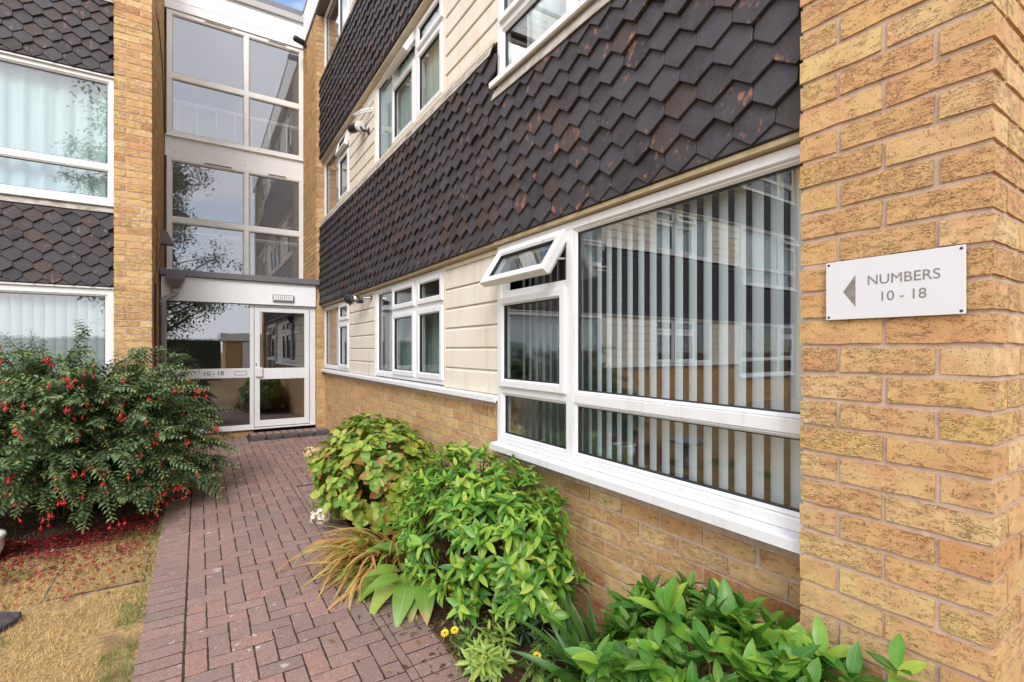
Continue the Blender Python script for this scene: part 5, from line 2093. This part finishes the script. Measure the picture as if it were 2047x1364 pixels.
# --- dry grass and fallen petals
gr = MB()
rr = random.Random(31)
n_b = 0
while n_b < 62000:
    x, y = rr.uniform(-2.3, -0.18), rr.uniform(2.2, 5.35)
    db = math.hypot((x + .92) / 1.05, (y - 5.36) / .95)
    if db < .95 and rr.random() > .10 + .5 * max(0, db - .6):
        n_b += 0.2
        continue
    if math.hypot(x + .985, y - 3.5) < .19 and rr.random() < .97:
        continue
    rim = (-.745 < x < -.27 and 3.695 < y < 4.165) and not (-.72 < x < -.295 and 3.72 < y < 4.14)
    if rim and rr.random() < .12:
        continue
    if x > -.245 + .05 * max(0, noise.noise(Vector((1, y * 4.3, 9)))) + .012 * noise.noise(Vector((3, y * 21, 9))):
        continue
    g1 = noise.noise(Vector((x * 2.3, y * 2.3, 7)))
    bare = noise.noise(Vector((x * 3.7, y * 3.7, 21))) + .5 * noise.noise(Vector((x * 11, y * 11, 5)))
    if bare > .16 and rr.random() < min(.9, (bare - .16) * 3.2):
        n_b += .3
        continue
    edge = max(0.0, 1 - (-.21 - x) / .20) * (0.62 + 1.2 * noise.noise(Vector((2.0, y * 3.1, 2))))
    if -.36 - .05 * noise.noise(Vector((y * 5, 3, 1))) < x and (2.3 < y < 2.98 or 3.12 < y < 3.42):
        edge = max(edge, .85)
    green = 1.0 if (g1 > .27 and rr.random() < .75) or rr.random() < edge else (0.15 if rr.random() < .1 else 0.0)
    hgt = rr.uniform(.006, .030) * (1.7 if green > .5 else 1.0)
    an = rr.uniform(0, 6.283)
    ln = rr.uniform(.4, 1.6) if green < .5 else rr.uniform(.2, .8)
    w_ = rr.uniform(.0007, .0016)
    dx, dy = math.cos(an), math.sin(an)
    z = gz(y) + (.001 if x < -.242 else .017)
    gr.add([(x - dy * w_, y + dx * w_, z), (x + dy * w_, y - dx * w_, z), (x + dx * hgt * ln, y + dy * hgt * ln, z + hgt)], [(0, 1, 2)], [(0, 0), (1, 0), (.5, 1)], tint=green)
    n_b += 1
o = gr.obj("grass", M_GRASS)
o['kind'] = 'stuff'
tag(o, "short straw coloured dry grass with green tufts along the path edging", "grass")
pt = MB()
for i in range(9500):
    t, k = rr.uniform(math.pi * .95, math.pi * 2.05), abs(rr.gauss(0, .55))
    x, y = -0.92 + (0.55 + k) * 1.02 * math.cos(t), 5.36 + (0.55 + k) * .98 * math.sin(t)
    if x > -.27 or y < 3.6:
        if not (rr.random() < .02 and x < .6):
            continue
    v, f, u = leafv[1]
    mw = orient((x, y, gz(y) + (.014 if x < -.27 else .024) + rr.uniform(0, .012)), (rr.gauss(0, 1), rr.gauss(0, 1), rr.gauss(0, .3)), (0, 0, 1), rr.uniform(.014, .036), rr.uniform(-.6, .6))
    pt.add([tuple(mw @ Vector(q)) for q in v], f, u)
o = pt.obj("fallen_petals", M_PETAL)
o['kind'] = 'stuff'
tag(o, "fallen red fuchsia petals scattered on the soil and dry grass", "petals")

# ------------------------------------------------------------------ what stands across the courtyard and shows in the glass
tree = thing("broadleaf_tree", "tall broadleaf tree across the courtyard seen mirrored in the entrance glass", "tree", (-1.7, -9.5, 0))
tk, lf = MB(), MB()
rr = random.Random(41)
tk.tube([(-1.7, -9.5, -.1), (-1.65, -9.45, 2.5), (-1.8, -9.5, 5.5), (-1.7, -9.6, 11.0)], .22, 10, .05)
limbs = []
for i in range(64):
    z = rr.uniform(1.6, 10.5)
    az = rr.uniform(0, 6.283)
    L = rr.uniform(1.4, 3.2) * (1.15 - (z - 1.6) / 14)
    b = Vector((-1.7, -9.5, z))
    e = b + Vector((math.cos(az) * L, math.sin(az) * L, L * rr.uniform(.1, .6)))
    tk.tube([b, b.lerp(e, .5) + Vector((0, 0, .1)), e], .05, 6, .015)
    limbs.append((b, e))
for b, e in limbs:
    for c_ in range(9):
        c0 = b.lerp(e, rr.uniform(.35, 1.1)) + Vector((rr.gauss(0, .35), rr.gauss(0, .35), rr.gauss(0, .3)))
        for q in range(44):
            p = c0 + Vector((rr.gauss(0, .24), rr.gauss(0, .24), rr.gauss(0, .17)))
            mw = orient(p, (rr.gauss(0, 1), rr.gauss(0, 1), rr.gauss(-.3, .5)), (0, 0, 1), rr.uniform(.11, .19))
            lf.add([tuple(mw @ Vector(x_)) for x_ in ((0, 0, 0), (.5, .27, .05), (1, 0, -.12), (.5, -.27, .05))], [(0, 1, 2, 3)], [(.5, 0), (1, .5), (.5, 1), (0, .5)])
tk.obj("trunk", M_BARK, tree)
lf.obj("crown", M_TREEL, tree)
hg = thing("hedge", "clipped dark hedge across the courtyard seen mirrored in the entrance glass", "hedge", (-5.5, -11.5, 0))
k = MB()
k.box(T_ID, -14.0, 0.9, -12.0, -11.2, -0.05, 1.9, 0.08)
k.obj("core", plain("hedge_core", (0.02, 0.035, 0.012), 0.9), hg)
hl = MB()
for i in range(9000):
    p = Vector((rr.uniform(-14.0, 0.95), rr.choice((-11.18, -11.15, -11.1)) + rr.uniform(-.05, .05), rr.uniform(0, 1.95)))
    if rr.random() < .25:
        p.y, p.z = rr.uniform(-12, -11.15), 1.9 + rr.uniform(0, .08)
    mw = orient(p, (rr.gauss(0, 1), rr.gauss(.4, 1), rr.gauss(0, .6)), (0, 0, 1), rr.uniform(.05, .1))
    hl.add([tuple(mw @ Vector(x_)) for x_ in ((0, 0, 0), (.5, .27, .05), (1, 0, -.12), (.5, -.27, .05))], [(0, 1, 2, 3)], [(.5, 0), (1, .5), (.5, 1), (0, .5)])
hl.obj("foliage", M_TREEL, hg, kind='stuff')
ga = thing("garage", "low brick garage with white fascia across the courtyard seen mirrored in the entrance glass", "garage", (4.0, -15.5, 0))
k = MB()
k.box(T_ID, 1.2, 8.0, -18.0, -14.0, -0.1, 1.95)
k.obj("wall", M_BRICKJ, ga)
k = MB()
k.box(T_ID, 1.0, 8.2, -18.2, -13.85, 1.95, 2.35, .02)
k.obj("roof", M_WPAINT, ga)
k = MB()
k.box(T_ID, 2.0, 4.3, -14.0, -13.95, 0, 1.9, .01)
k.obj("door", M_UPVCO, ga)
